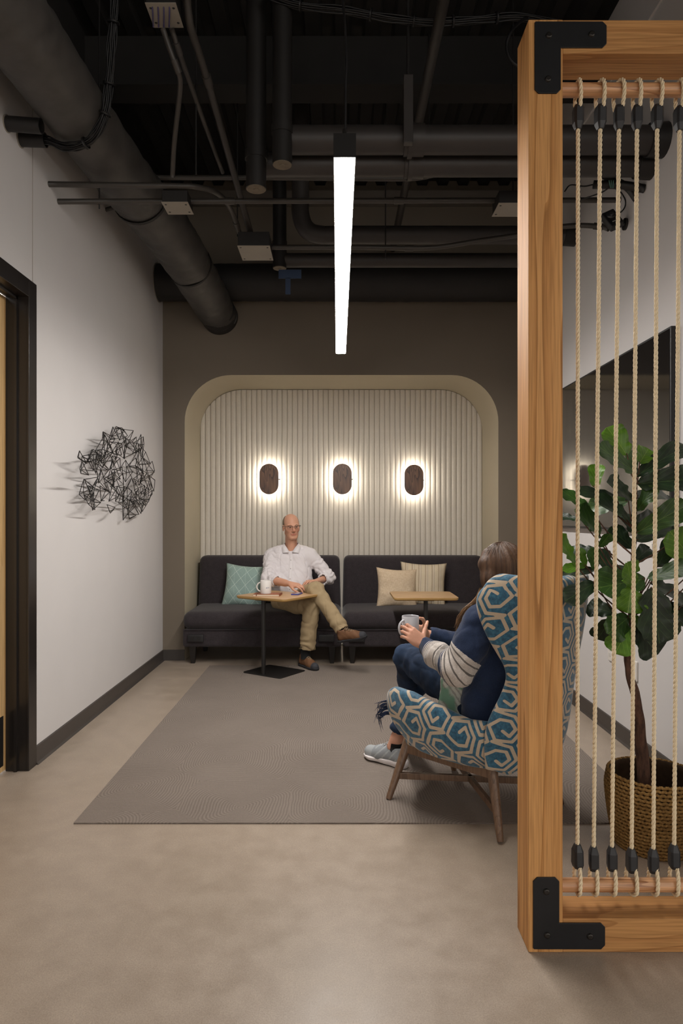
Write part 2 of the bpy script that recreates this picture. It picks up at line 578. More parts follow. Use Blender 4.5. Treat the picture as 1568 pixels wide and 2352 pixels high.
def lining():
    a = arch()
    n = len(a)
    V = [(x, y, z) for y in (YB, YN) for x, z in a]
    F = [(i, i + 1, i + 1 + n, i + n) for i in range(n - 1)]
    V += [(NX0 - 0.1, YN, 0), (NX1 + 0.1, YN, 0), (NX1 + 0.1, YN, NZ + 0.1), (NX0 - 0.1, YN, NZ + 0.1)]
    F.append((2 * n, 2 * n + 1, 2 * n + 2, 2 * n + 3))
    return np.array(V), F
obj('niche_lining', lining(), M['niche_paint'], wb, auto=30)

# rubber base
struct(obj('baseboard_left', prism([(XL, 0), (XL + 0.022, 0), (XL + 0.012, 0.012), (XL + 0.009, 0.03), (XL + 0.008, 0.1), (XL, 0.104)], DY1 + FW, YB, 'y'), M['base_vinyl']))
struct(obj('baseboard_right', prism([(XR, 0), (XR - 0.022, 0), (XR - 0.012, 0.012), (XR - 0.009, 0.03), (XR - 0.008, 0.1), (XR, 0.104)], YR, YB, 'y'), M['base_vinyl']))
m = MB(); m.box(XL, NX0, YB - 0.01, YB, 0, 0.104); m.box(NX1, XR, YB - 0.01, YB, 0, 0.104)
struct(obj('baseboard_back', m.g, M['base_vinyl']))
struct(obj('trim_1', box(XL, XR, YB - 0.09, YB, 4.45, 4.57), M['beam_grey']))
struct(obj('trim_2', box(XR - 0.012, XR, YR, YB, 4.235, 4.262), M['white_wall']))

# door: steel frame, maple leaf, kick plate
dr = thing('door_1', 'maple door leaf in a black steel frame with black kick plate', 'door', (XL, 3.2, 0))
dr['kind'] = 'structure'
def frame():
    m = MB()
    t = 0.012
    o = XL + t
    # faces on the wall
    m.box(XL - 0.005, o, DY1, DY1 + FW, 0, DZ + FW)
    m.box(XL - 0.005, o, DY0 - FW, DY0, 0, DZ + FW)
    m.box(XL - 0.005, o, DY0, DY1, DZ, DZ + FW)
    # returns
    r = XL - 0.118
    m.box(r, XL, DY1, DY1 + 0.02, 0, DZ + 0.02)
    m.box(r, XL, DY0 - 0.02, DY0, 0, DZ + 0.02)
    m.box(r, XL, DY0, DY1, DZ, DZ + 0.02)
    return m.g
obj('door_frame', frame(), M['black_frame'], dr, bevel=0.002)
m = MB()
m.box(XL - 0.066, XL - 0.050, DY1 - 0.016, DY1, 0, DZ); m.box(XL - 0.066, XL - 0.050, DY0, DY0 + 0.016, 0, DZ); m.box(XL - 0.066, XL - 0.05, DY0, DY1, DZ - 0.016, DZ)
obj('door_stop', m.g, M['black_frame'], dr)
lf = obj('door_leaf', box(XL - 0.16, XL - 0.116, DY0 + 0.004, DY1 - 0.004, 0.012, DZ - 0.004), M['maple'], dr)
obj('kick_plate', box(XL - 0.1165, XL - 0.1145, DY0 + 0.03, DY1 - 0.03, 0.042, 0.315), M['black_metal'], lf)
obj('leaf_edge', box(XL - 0.1167, XL - 0.1145, DY1 - 0.013, DY1 - 0.0045, 0.012, DZ - 0.004), plain('maple_lipping', '#b08a58', 0.45), lf)
hm = MB(); hm.add(*tube([(XL - 0.115, DY0 + 0.08, 1.02), (XL - 0.06, DY0 + 0.08, 1.02), (XL - 0.06, DY0 + 0.2, 1.02)], 0.01, 8)); hm.box(XL - 0.118, XL - 0.108, DY0 + 0.05, DY0 + 0.11, 0.94, 1.1)
obj('handle', hm.g, M['bolt'], lf)

# ------------------------------------------------------------------ fluted felt panel in the niche
pn = thing('fluted_panel', 'pale felt panel of upright rounded flutes filling the niche', 'wall panel', ((NX0 + NX1) / 2, YN, 0.0))
NF = 55
fw = (NX1 - NX0) / NF
def top_at(x):
    g = 0.006
    if x < NX0 + NR: return NZ - g - NR + math.sqrt(max(0, NR * NR - (NX0 + NR - x) ** 2))
    if x > NX1 - NR: return NZ - g - NR + math.sqrt(max(0, NR * NR - (x - NX1 + NR) ** 2))
    return NZ - g
flat_flute = None
for i in range(NF):
    x0 = NX0 + i * fw
    a = np.linspace(0, PI, 9)
    xs = x0 + fw / 2 - np.cos(a) * fw * 0.492
    ys = YN - 0.012 - np.sin(a) ** 0.75 * 0.014
    full = NX0 + NR < x0 and x0 + fw < NX1 - NR
    if full and flat_flute is not None:
        o = bpy.data.objects.new('flute', flat_flute[0]); COL.objects.link(o); o.parent = pn; o.location.x = x0 - flat_flute[1]; continue
    n = len(xs)
    V = [(x, y, 0.02) for x, y in zip(xs, ys)] + [(x, y, top_at(x)) for x, y in zip(xs, ys)]
    V += [(xs[0], YN - 0.002, 0.02), (xs[-1], YN - 0.002, 0.02), (xs[0], YN - 0.002, top_at(xs[0])), (xs[-1], YN - 0.002, top_at(xs[-1]))]
    F = [(k, k + 1, k + 1 + n, k + n) for k in range(n - 1)]
    F += [(2 * n, 0, n, 2 * n + 2), (n - 1, 2 * n + 1, 2 * n + 3, 2 * n - 1), tuple(range(n, 2 * n)) + (2 * n + 3, 2 * n + 2), tuple(range(n))[::-1] + (2 * n, 2 * n + 1)]
    o = obj('flute', (V, F), M['felt'], pn, auto=50)
    if full: flat_flute = (o.data, x0)

# ------------------------------------------------------------------ sconces
def stadium(w_, h_, n=14):
    r = w_ / 2; s = h_ / 2 - r
    pts = []
    for i in range(n + 1):
        a = i / n * PI; pts.append((r * math.cos(a), s + r * math.sin(a)))
    for i in range(n + 1):
        a = PI + i / n * PI; pts.append((r * math.cos(a), -s + r * math.sin(a)))
    return pts
for x, z, lab in ((-0.738, 1.816, 'oval walnut wall sconce above the teal pillow end of the sofa'),
                  (0.051, 1.816, 'oval walnut wall sconce between two others on the felt panel'),
                  (0.822, 1.806, 'oval walnut wall sconce above the beige pillows')):
    s = thing('wall_sconce', lab, 'wall lamp', (x, YN - 0.03, z), group='walnut sconces on the felt panel')
    st = stadium(0.204, 0.330)
    n = len(st)
    prof = [(1.0, 0.0), (1.0, -0.016), (0.97, -0.021)]
    V = []; F = []
    for k, (sc_, dy) in enumerate(prof):
        V += [(a * sc_, -0.080 + dy, b * sc_) for a, b in st]
    for k in range(len(prof) - 1):
        F += [(k * n + i, k * n + (i + 1) % n, (k + 1) * n + (i + 1) % n, (k + 1) * n + i) for i in range(n)]
    F += [tuple(range(n))[::-1], tuple(range(2 * n, 3 * n))]
    obj('cover', (V, F), M['walnut'], s, world=False, auto=30)
    st2 = stadium(0.160, 0.286)
    st3 = stadium(0.140, 0.266)
    V = [(a, -0.074, b) for a, b in st2] + [(a, -0.064, b) for a, b in st3]
    F = [(i, (i + 1) % n, n + (i + 1) % n, n + i) for i in range(n)] + [tuple(range(n, 2 * n))[::-1]]
    V2 = [(a * 1.0, -0.080, b) for a, b in st2]
    obj('light_ring', (V + V2, F + [(2 * n + i, 2 * n + (i + 1) % n, (i + 1) % n, i) for i in range(n)]), M['sconce_led'], s, world=False)
    V, F = prism(stadium(0.09, 0.12), -0.064, 0.02, 'y')
    obj('mount', (V, F), M['plastic_black'], s, world=False)
    V, F = tube([(0.0, -0.03, 0), (0.115, -0.03, 0)], 0.006, 8)
    obj('switch', (V, F), M['bolt'], s, world=False)

# ------------------------------------------------------------------ linear pendants
def pendant(name, label, x, y0, y1, z, wd, mat, group, cable=True):
    t = thing(name, label, 'pendant lamp', (x, (y0 + y1) / 2, z), group=group)
    h = 0.091
    m = MB()
    e = 0.003
    m.box(x - wd / 2, x + wd / 2, y0, y1, z + 0.008, z + h)
    m.box(x - wd / 2, x + wd / 2, y0, y0 + e, z, z + 0.008); m.box(x - wd / 2, x + wd / 2, y1 - e, y1, z, z + 0.008)
    obj('housing', m.g, M['housing'], t)
    hw = wd / 2 - e
    obj('diffuser', prism([(x - hw, z + 0.008), (x - hw * 0.8, z + 0.0015), (x - hw * 0.35, z), (x + hw * 0.35, z), (x + hw * 0.8, z + 0.0015), (x + hw, z + 0.008)], y0 + e, y1 - e, 'y'), mat, t)
    for k, yy in enumerate((y0 + 0.03, y1 - 0.12)):
        m = MB(); m.add(*tube([(x, yy, z + h), (x, yy, z + h + 0.03)], 0.008, 8)); m.add(*tube([(x, yy, z + h + 0.02), (x, yy + 0.005, ZC)], 0.0018, 6))
        obj('suspension_wire', m.g, M['bolt'], t)
    c = [(x + 0.003, y0 + 0.03, z + h), (x + 0.004, y0 + 0.032, z + 0.3), (x + 0.006, y0 + 0.04, z + 0.42), (x - 0.01, y0 + 0.06, z + 0.65), (x - 0.07, y0 + 0.12, z + 1.0), (x - 0.12, y0 + 0.2, z + 1.4), (x - 0.15, y0 + 0.3, ZC)]
    obj('power_cord', tube(c, 0.0045, 8, 8), M['cable'], t, smooth=True)
    return t
pendant('linear_pendant', 'long slim black linear pendant glowing white over the rug', 0.027, 2.59, 5.70, 2.768, 0.086, M['diffuser'], None)
pendant('linear_pendant', 'added fill pendant over the office floor behind the camera', 0.027, -3.4, -0.4, 2.768, 0.086, M['diffuser_fill'], 'added fill pendants')  # unseen lamp, added to light the wood frame from the camera side
pendant('linear_pendant', 'added fill pendant in the office beyond the right wall end', 2.6, -2.6, 0.5, 2.768, 0.086, M['diffuser_fill'], 'added fill pendants')  # second added lamp out of view, more fill from the front
# ================================================================== RUG
rg = obj('rug', box(-1.205, 1.468, 3.118, 6.44, 0.0, 0.007), M['rug'])
tag(rg, 'grey looped rug with rounded line pattern on the concrete floor', 'rug')

# ================================================================== ROPE SCREEN
SY0, SY1 = 2.197, 2.332
SX0, SX1 = 0.614, 1.752
PW = 0.1104
SZ = 3.003
scr = thing('rope_screen', 'tall oak frame strung with cream ropes and black corner plates', 'room divider', (SX0, SY0, 0))
for x in (SX0, SX1 - PW):
    o = obj('post', box(x, x + PW, SY0, SY1, 0.001, SZ), M['oak'], scr, bevel=0.002)
for z in (0.001, SZ - 0.109):
    obj('beam', box(SX0 + PW, SX1 - PW, SY0 + 0.0005, SY1 - 0.0005, z, z + 0.108), M['oak_x'], scr, bevel=0.002)
YD = 2.265
ZT, ZB = 2.818, 0.182
for z, nm in ((ZT, 'dowel'), (ZB, 'dowel')):
    obj(nm, tube([(SX0 + PW - 0.01, YD, z), (SX1 - PW + 0.01, YD, z)], 0.0225, 20), M['dowel'], scr, auto=40)

def bracket(cx, cz, sx, sz):
    """L plate on the front face; corner at cx, cz, arms run along sx, sz"""
    L, W, c = 0.231, 0.084, 0.013
    poly = [(0, 0.003), (0.003, 0), (L - c, 0), (L, c), (L, W - c), (L - c, W), (W, W), (W, L - c), (W - c, L), (c, L), (0, L - c)]
    poly = [(cx + sx * a, cz + sz * b) for a, b in poly]
    if sx * sz < 0: poly = poly[::-1]
    br = obj('corner_plate', prism(poly, SY0 - 0.005, SY0 + 0.0005, 'y'), M['steel_black'], scr, bevel=0.001)
    for a, b in ((0.045, 0.046), (0.182, 0.042), (0.042, 0.186)):
        V, F = lathe([(0.0, 0.0062), (0.0035, 0.0055), (0.006, 0.0062), (0.009, 0.005), (0.0105, 0.0)], 14)
        V = np.stack([cx + sx * a + V[:, 0], SY0 - 0.005 - V[:, 2], cz + sz * b + V[:, 1]], 1)
        obj('bolt', (V, F), M['bolt'], br, smooth=True)
bracket(0.633, 2.994, 1, -1)
bracket(0.628, 0.0135, 1, 1)
bracket(SX1 - 0.014, 2.994, -1, -1)
bracket(SX1 - 0.014, 0.0135, -1, 1)

# three-strand rope
def rope_geo(path, r=0.0066, pitch=0.047, seg=6, per=10):
    path = np.asarray(path, dtype=float)
    L = np.concatenate([[0], np.cumsum(np.linalg.norm(np.diff(path, axis=0), axis=1))])
    n = max(4, int(L[-1] / pitch * per))
    s = np.linspace(0, L[-1], n)
    pts = np.stack([np.interp(s, L, path[:, k]) for k in range(3)], 1)
    T, Nn, B = frames(pts)
    m = MB()
    for k in range(3):
        a = s / pitch * 2 * PI + k * 2 * PI / 3
        c = pts + 0.52 * r * (np.cos(a)[:, None] * Nn + np.sin(a)[:, None] * B)
        m.add(*tube(c, r * 0.56, seg, 1))
    return m.g
def mat_rope():
    k = N('cream_rope')
    f = k.noise(k.coord((1, 1, 0.25)), 900, 2)
    k.set(base=k.ramp(f, [(0.3, srgb('#d8c5a2')), (0.7, srgb('#efdfc0'))]), rough=0.85, spec=0.2)
    k.bump(f, 0.4, 0.001)
    return k.m
M['rope'] = mat_rope()
ROPE_L = 2.30
rope_me = mk_mesh('rope', *rope_geo([(0, 0, 0), (0, 0, ROPE_L)]), smooth=True); rope_me.materials.append(M['rope'])
def loop_geo(up=1):
    pts = []
    for a in np.linspace(-0.25, PI + 0.25, 15):
        pts.append((0.004 * math.cos(a), -math.cos(a) * 0.030, math.sin(a) * 0.030))
    pts = [(0.004, -0.008, -0.086)] + [(0.006, -0.024, -0.03)] + pts[1:-1] + [(-0.006, 0.026, -0.03), (-0.003, 0.01, -0.086)]
    pts = np.array(pts); pts[:, 2] *= up
    return rope_geo(catmull(pts, 3), 0.0064)
loop_t = mk_mesh('rope_loop', *loop_geo(1), smooth=True); loop_t.materials.append(M['rope'])
loop_b = mk_mesh('rope_loop', *loop_geo(-1), smooth=True); loop_b.materials.append(M['rope'])
def clip_geo(up):
    # octagonal sleeve, tapered at the rope end
    def ring(wx, wy, z, c=0.006):
        return [(-wx + c, -wy, z), (wx - c, -wy, z), (wx, -wy + c, z), (wx, wy - c, z), (wx - c, wy, z), (-wx + c, wy, z), (-wx, wy - c, z), (-wx, -wy + c, z)]
    R = [ring(0.009, 0.011, -0.038, 0.004), ring(0.0152, 0.019, -0.018), ring(0.0152, 0.021, 0.027), ring(0.0125, 0.017, 0.038, 0.005)]
    V = np.array([p for r in R for p in r]); V[:, 2] *= up
    F = []
    for k in range(3):
        for i in range(8):
            F.append((k * 8 + i, k * 8 + (i + 1) % 8, (k + 1) * 8 + (i + 1) % 8, (k + 1) * 8 + i))
    F += [tuple(range(8))[::-1], tuple(range(24, 32))]
    if up < 0: F = [f[::-1] for f in F]
    return V, F
M['clip'] = plain('rubber_clip', '#232325', 0.5, var=0.12, vscale=60)
clip_t = mk_mesh('rope_clip', *clip_geo(1)); clip_t.materials.append(M['clip'])
clip_b = mk_mesh('rope_clip', *clip_geo(-1)); clip_b.materials.append(M['clip'])
top_px = [1327, 1378, 1421, 1462.5, 1508.7, 1560]
bot_px = [1325.6, 1363, 1405, 1450, 1500, 1547.6]
clipt_y = [271, 271, 272, 272, 271, 274]
clipb_y = [1965, 1971, 1971, 1975, 1976, 1966]
tops = [P(x, y, YD)[0] for x, y in zip(top_px, clipt_y)]
bots = [P(x, y, YD)[0] for x, y in zip(bot_px, clipb_y)]
while tops[-1] < SX1 - PW - 0.1:
    tops.append(tops[-1] + 0.066 + random.uniform(-0.004, 0.004)); bots.append(bots[-1] + 0.066 + random.uniform(-0.005, 0.005))
so = OFF[scr.name]
for i, (a, b) in enumerate(zip(tops, bots)):
    zt = P(0, clipt_y[i] if i < 6 else 272, YD)[2]; zb = P(0, clipb_y[i] if i < 6 else 1971, YD)[2]
    p0 = Vector((b, YD, zb + 0.03)); p1 = Vector((a, YD, zt - 0.03))
    r = bpy.data.objects.new('rope', rope_me); COL.objects.link(r); r.parent = scr
    r.location = p0 - Vector(so)
    r.rotation_euler = (0, math.asin((p1.x - p0.x) / (p1 - p0).length), 0)
    k = (p1 - p0).length / ROPE_L
    r.scale = (1, 1, k)
    for nm, me, pos in (('rope_loop', loop_t, (a, YD, ZT)), ('rope_loop', loop_b, (b, YD, ZB)), ('rope_clip', clip_t, (a, YD, zt)), ('rope_clip', clip_b, (b, YD, zb))):
        c = bpy.data.objects.new(nm, me); COL.objects.link(c); c.parent = scr
        c.location = Vector(pos) - Vector(so)
        c.rotation_euler = (0, 0, random.uniform(-0.25, 0.1))

# ================================================================== SOFA (two love seats)
def sofa(x0, x1, label):
    cx = (x0 + x1) / 2
    wd = x1 - x0 - 0.012
    t = thing('sofa', label, 'sofa', (cx, 6.85, 0), group='charcoal love seats in the niche')
    yf, yb_ = 6.50, 7.205
    V, F = round_box((wd, 0.80, 0.168), 0.025, 8, center=(cx, yf + 0.415, 0.163 + 0.084))
    obj('base', (V, F), M['sofa'], t, smooth=True)
    V, F = round_box((wd, 0.76, 0.165), 0.07, 12, (0.0, 0.012, 0.022), center=(cx, yf + 0.375, 0.332 + 0.0825))
    obj('seat_cushion', (V, F), M['sofa'], t, smooth=True)
    V, F = round_box((wd, 0.215, 0.60), 0.06, 12, (0, 0.02, 0.0), center=(cx, 0, 0))
    # lean the back and narrow it to the top
    k = (V[:, 2] + 0.30) / 0.60
    V[:, 1] += 7.255 + 0.065 + 0.05 * k - 0.03
    V[:, 0] = cx + (V[:, 0] - cx) * (1 - 0.018 * k)
    V[:, 2] += 0.395 + 0.30
    obj('backrest', (V, F), M['sofa'], t, smooth=True)
    obj('piping', box(x0 + 0.012, x1 - 0.012, yf + 0.004, yf + 0.012, 0.328, 0.336), M['sofa'], t)
    for lx in (x0 + 0.095, x1 - 0.095):
        for ly in (6.575, 7.18):
            V, F = prism([(-0.03, -0.03), (0.03, -0.03), (0.03, 0.03), (-0.03, 0.03)], 0, 0.165)
            k = V[:, 2:3] / 0.165
            V[:, :2] *= 0.62 + 0.5 * k
            V += (lx, ly, 0)
            obj('leg', (V, F), M['sofa_leg'], t, bevel=0.003)
    for ox in (x0 + 0.135, x1 - 0.15):
        o = obj('power_outlet', round_box((0.152, 0.012, 0.07), 0.005, 4, center=(ox, yf - 0.004, 0.252)), M['plastic_black'], t, smooth=True)
        for dx in (-0.03, 0.03):
            obj('socket', box(ox + dx - 0.018, ox + dx + 0.018, yf - 0.0125, yf - 0.009, 0.236, 0.268), M['outlet'], o)
        for dx in (-0.035, -0.022, 0.025, 0.038):
            obj('socket_slot', box(ox + dx - 0.002, ox + dx + 0.002, yf - 0.0135, yf - 0.012, 0.248, 0.26), M['bolt'], o)
    return t
sofa(-1.485, 0.042, 'charcoal love seat that the man in the white shirt sits on')
sofa(0.046, 1.57, 'charcoal love seat with the beige and striped pillows on it')

# ================================================================== PILLOWS
def pillow_geo(w_, h_, t, seed, n=34, sag=0.0):
    u = np.linspace(-1, 1, n)
    A, B = np.meshgrid(u, u, indexing='ij')
    pin = 0.10
    X = A * (w_ / 2) * (1 - pin * (1 - B ** 2))
    Z = B * (h_ / 2) * (1 - pin * (1 - A ** 2))
    prof = ((1 - np.abs(A) ** 2.6) * (1 - np.abs(B) ** 2.6)).clip(0) ** 0.55
    q = np.stack([A.ravel() * 2.4, B.ravel() * 2.4, np.zeros(A.size)], 1)
    nz = noise3(q + 5, seed).reshape(A.shape) * 0.10
    edge = noise3(q * 2.2 + 9, seed + 3).reshape(A.shape) * 0.16 * np.maximum(np.abs(A), np.abs(B)) ** 3
    T = t / 2 * prof * (1 + nz + edge)
    front = np.stack([X, -T, Z], -1).reshape(-1, 3); back = np.stack([X, T, Z], -1).reshape(-1, 3)
    f = grid_faces(n, n)
    V = np.vstack([front, back]); F = np.vstack([f, f[:, ::-1] + n * n])
    return V, F
def pillow(label, cx, cy, cz, w_, h_, t, tilt, roll, yaw, mat, seed):
    V, F = pillow_geo(w_, h_, t, seed)
    o = obj('throw_pillow', (V, F), mat, None, smooth=True)
    o.location = (cx, cy, cz)
    o.rotation_euler = Matrix.Rotation(yaw, 3, 'Z').to_4x4().to_3x3().to_euler()
    R = Matrix.Rotation(yaw, 3, 'Z') @ Matrix.Rotation(tilt, 3, 'X') @ Matrix.Rotation(roll, 3, 'Y')
    o.rotation_euler = R.to_euler()
    m_ = o.modifiers.new('weld', 'WELD'); m_.merge_threshold = 0.0008
    return tag(o, label, 'pillow', 'throw pillows on the sofas')
def mat_teal():
    k = N('teal_woven')
    def lines(ang, pitch, wdt):
        v = k.coord((1, 1, 1), (0, ang, 0))
        s = k.n('ShaderNodeSeparateXYZ'); k.l(v, s.inputs[0])
        fr = k.math('FRACT', k.math('ADD', k.math('MULTIPLY', s.outputs['X'], 1 / pitch), 20.3))
        return k.math('LESS_THAN', k.math('ABSOLUTE', k.math('SUBTRACT', fr, 0.5)), wdt)
    a = lines(math.radians(-40), 0.088, 0.022); b = lines(math.radians(40), 0.088, 0.022); c = lines(math.radians(8), 0.12, 0.012)
    ln = k.math('MINIMUM', k.math('ADD', k.math('ADD', a, b), k.math('MULTIPLY', c, 0.5)), 1.0)
    f = k.noise(k.coord(), 300, 3, 0.7)
    base = k.ramp(f, [(0.3, srgb('#819a96')), (0.7, srgb('#a4bab3'))])
    k.set(base=k.mix(k.math('MULTIPLY', ln, 0.75), base, srgb('#cfe0d6')), rough=0.9, spec=0.2, sheen=0.1)
    k.bump(f, 0.4, 0.002)
    return k.m
def mat_linen():
    k = N('beige_linen')
    f = k.math('ADD', k.noise(k.coord((40, 40, 400)), 1.0, 2), k.noise(k.coord((400, 40, 40)), 1.0, 2))
    k.set(base=k.ramp(k.math('MULTIPLY', f, 0.5), [(0.35, srgb('#bda588')), (0.65, srgb('#dccab0'))]), rough=0.92, spec=0.2)
    k.bump(f, 0.3, 0.002)
    return k.m
def mat_stripe():
    k = N('cream_stripe')
    v = k.coord()
    s = k.n('ShaderNodeSeparateXYZ'); k.l(v, s.inputs[0])
    fr = k.math('FRACT', k.math('ADD', k.math('MULTIPLY', s.outputs['X'], 1 / 0.068), 10.2))
    c = k.ramp(fr, [(0.0, srgb('#cfc0a6')), (0.30, srgb('#d9ccb6')), (0.34, srgb('#b5a48c')), (0.56, srgb('#b3a28b')), (0.60, srgb('#d9ccb6')), (0.72, srgb('#d2c4ad')), (0.745, srgb('#6f675d')), (0.785, srgb('#cdbfa6'))], 'CONSTANT')
    f = k.noise(v, 280, 3, 0.7)
    k.set(base=k.mix(1.0, c, k.ramp(f, [(0.3, (0.88,) * 3), (0.7, (1.08,) * 3)]), 'MULTIPLY'), rough=0.9, spec=0.2)
    k.bump(f, 0.3, 0.002)
    return k.m
pillow('teal pillow with thin white diamond lines beside the man', -0.955, 7.06, 0.690, 0.46, 0.46, 0.20, math.radians(-14), math.radians(4), math.radians(-6), mat_teal(), 3)
pillow('plain beige linen pillow leaning on the striped pillow', 0.605, 6.96, 0.680, 0.43, 0.42, 0.19, math.radians(-16), math.radians(3.5), math.radians(8), mat_linen(), 5)
pillow('cream pillow with thin upright grey stripes behind the beige pillow', 0.885, 7.07, 0.705, 0.48, 0.47, 0.19, math.radians(-13), math.radians(2), math.radians(-4), mat_stripe(), 8)

# ================================================================== SIDE TABLES
def rrect(x0, x1, y0, y1, r, n=5):
    pts = []
    for cx, cy, a0 in ((x1 - r, y0 + r, -PI / 2), (x1 - r, y1 - r, 0), (x0 + r, y1 - r, PI / 2), (x0 + r, y0 + r, PI)):
        for i in range(n + 1):
            a = a0 + i / n * PI / 2; pts.append((cx + r * math.cos(a), cy + r * math.sin(a)))
    return pts
TZ = 0.70
def side_table(label, loc, rotz):
    t = thing('side_table', label, 'side table', (loc[0], loc[1], 0.0), rotz, group='pedestal side tables by the sofa')
    top = rrect(-0.285, 0.285, -0.06, 0.46, 0.04)
    n = len(top)
    cx, cy = 0.0, 0.2
    lay = [(TZ, 0.996), (TZ - 0.002, 1.0), (TZ - 0.016, 1.0), (TZ - 0.026, 0.965)]
    V = []; F = []
    for z, s in lay[:1] + lay[1:2]:
        V += [(cx + (a - cx) * s, cy + (b - cy) * s, z) for a, b in top]
    obj('tabletop', (V, [tuple(range(n)), tuple(range(n, 2 * n))[::-1]] + [(i + n, (i + 1) % n + n, (i + 1) % n, i) for i in range(n)]), M['table_top'], t, world=False)
    V = []; F = []
    for z, s in lay[1:]:
        V += [(cx + (a - cx) * s, cy + (b - cy) * s, z - 0.0004) for a, b in top]
    for k in range(2):
        F += [((k + 1) * n + i, (k + 1) * n + (i + 1) % n, k * n + (i + 1) % n, k * n + i) for i in range(n)]
    F += [tuple(range(2 * n, 3 * n))[::-1], tuple(range(n))]
    obj('edge_band', (V, F), M['table_edge'], t, world=False, auto=30)
    obj('mounting_plate', box(-0.07, 0.07, -0.035, 0.2, TZ - 0.032, TZ - 0.026), M['black_metal'], t, world=False)
    obj('pole', tube([(0, 0, 0.01), (0, 0, TZ - 0.03)], 0.019, 20), M['black_metal'], t, world=False, auto=40)
    obj('base_plate', prism(rrect(-0.215, 0.215, -0.035, 0.335, 0.02), 0.0075, 0.0165), M['black_metal'], t, world=False, bevel=0.002)
    return t
ta = math.radians(-34)
T1 = (-0.655, 6.04)
side_table('oak-topped pedestal table carrying the notebook, white mug and phone', T1, ta)
side_table('empty oak-topped pedestal table in front of the beige pillows', (0.777, 6.02), 0.0)

# notebook, mug, phone on the first table
nb = thing('notebook', 'brown leather notebook lying under the white mug', 'notebook', (-0.63, 6.16, TZ), math.radians(-3))
def quad(c, w_, d_, z0, z1):
    return box(c[0] - w_ / 2, c[0] + w_ / 2, c[1] - d_ / 2, c[1] + d_ / 2, z0, z1)
obj('cover', quad((0, 0), 0.24, 0.165, 0.0145, 0.0165), M['leather'], nb, world=False, bevel=0.0008)
obj('cover', quad((0, 0), 0.24, 0.165, 0.0, 0.002), M['leather'], nb, world=False, bevel=0.0008)
obj('pages', quad((-0.002, 0.001), 0.232, 0.158, 0.002, 0.0145), M['paper'], nb, world=False)
obj('spine', box(0.114, 0.1215, -0.0825, 0.0825, 0.0, 0.0165), M['leather'], nb, world=False)
m = MB(); m.box(-0.092, -0.086, -0.0832, 0.0832, 0.0165, 0.0175); m.box(-0.092, -0.086, -0.0835, -0.0822, 0, 0.0175)
obj('elastic_band', m.g, plain('band_brown', '#5a2d1c', 0.7), nb, world=False)

def mug(label, loc, rotz, r, h, mat, print_=False, scale=1.0):
    t = thing('mug', label, 'mug', loc, rotz)
    prof = [(0.0, 0.004), (r * 0.9, 0.004), (r * 0.97, 0.0), (r, 0.006), (r, h - 0.002), (r - 0.0015, h), (r - 0.004, h - 0.002), (r - 0.0045, 0.012), (0.0, 0.010)]
    obj('cup', lathe(prof, 40), mat, t, world=False, auto=50)
    a = np.linspace(-PI / 2, PI / 2, 13)
    hp = [(-r + 0.003 - 0.034 * math.cos(x), 0, h * 0.5 + h * 0.33 * math.sin(x)) for x in a]
    obj('handle', tube(hp, 0.0058, 10, 3), mat, t, world=False, smooth=True)
    if print_:
        # small dark blue emblem with a line of tiny script, too small to read
        m = MB()
        def dab(u0, u1, z0, z1):
            aa = [-PI / 2 + u0 / r, -PI / 2 + u1 / r]
            m.add([(math.cos(q) * (r + 0.0004), math.sin(q) * (r + 0.0004), z) for q in aa for z in (z0, z1)], [(0, 2, 3, 1)])
        z = 0.054
        for k in range(5):
            dab(0.002 + k * 0.0016, 0.0036 + k * 0.0016, z - 0.0015 - k * 0.0009, z - 0.0005 - 0.0000 + k * 0.0009)
        for k, hh in enumerate((0.009, 0.006, 0.0055, 0.009, 0.006, 0.0055, 0.009, 0.006)):
            u = 0.0115 + k * 0.0031
            dab(u, u + 0.0013, z - 0.003, z - 0.003 + hh)
            dab(u + 0.0013, u + 0.0027, z - 0.003 + (k % 2) * 0.003, z - 0.0018 + (k % 2) * 0.003)
        obj('printed_logo', m.g, M['ink_blue'], t, world=False)
    return t
mug('white mug with small blue logo standing on the brown notebook', (-0.647, 6.155, TZ + 0.0176), math.radians(4), 0.049, 0.118, M['ceramic'], True)
ph = thing('phone', 'blue-edged phone lying under the hand of the man', 'phone', (-0.372, 6.24, TZ + 0.0006), math.radians(78))
V, F = prism(rrect(-0.075, 0.075, -0.0375, 0.0375, 0.01), 0.0, 0.009)
obj('case', (V, F), M['phone_blue'], ph, world=False, bevel=0.0015)
V, F = prism(rrect(-0.066, 0.066, -0.030, 0.030, 0.006), 0.009, 0.0096)
obj('screen', (V, F), M['phone_glass'], ph, world=False)
# ================================================================== TELEVISION on the right wall
tv = thing('television', 'large black glossy screen mounted on the right wall', 'television', (XR, 4.5, 1.33))
TY0, TY1, TV0, TV1 = 3.555, 5.45, 1.325, 2.40
obj('body', box(XR - 0.045, XR - 0.004, TY0, TY1, TV0, TV1), M['plastic_black'], tv, bevel=0.003)
obj('screen', box(XR - 0.0465, XR - 0.045, TY0 + 0.012, TY1 - 0.012, TV0 + 0.014, TV1 - 0.012), M['tv'], tv)
obj('wall_mount', box(XR - 0.012, XR - 0.0005, TY0 + 0.5, TY1 - 0.5, TV0 + 0.3, TV1 - 0.3), M['black_metal'], tv)
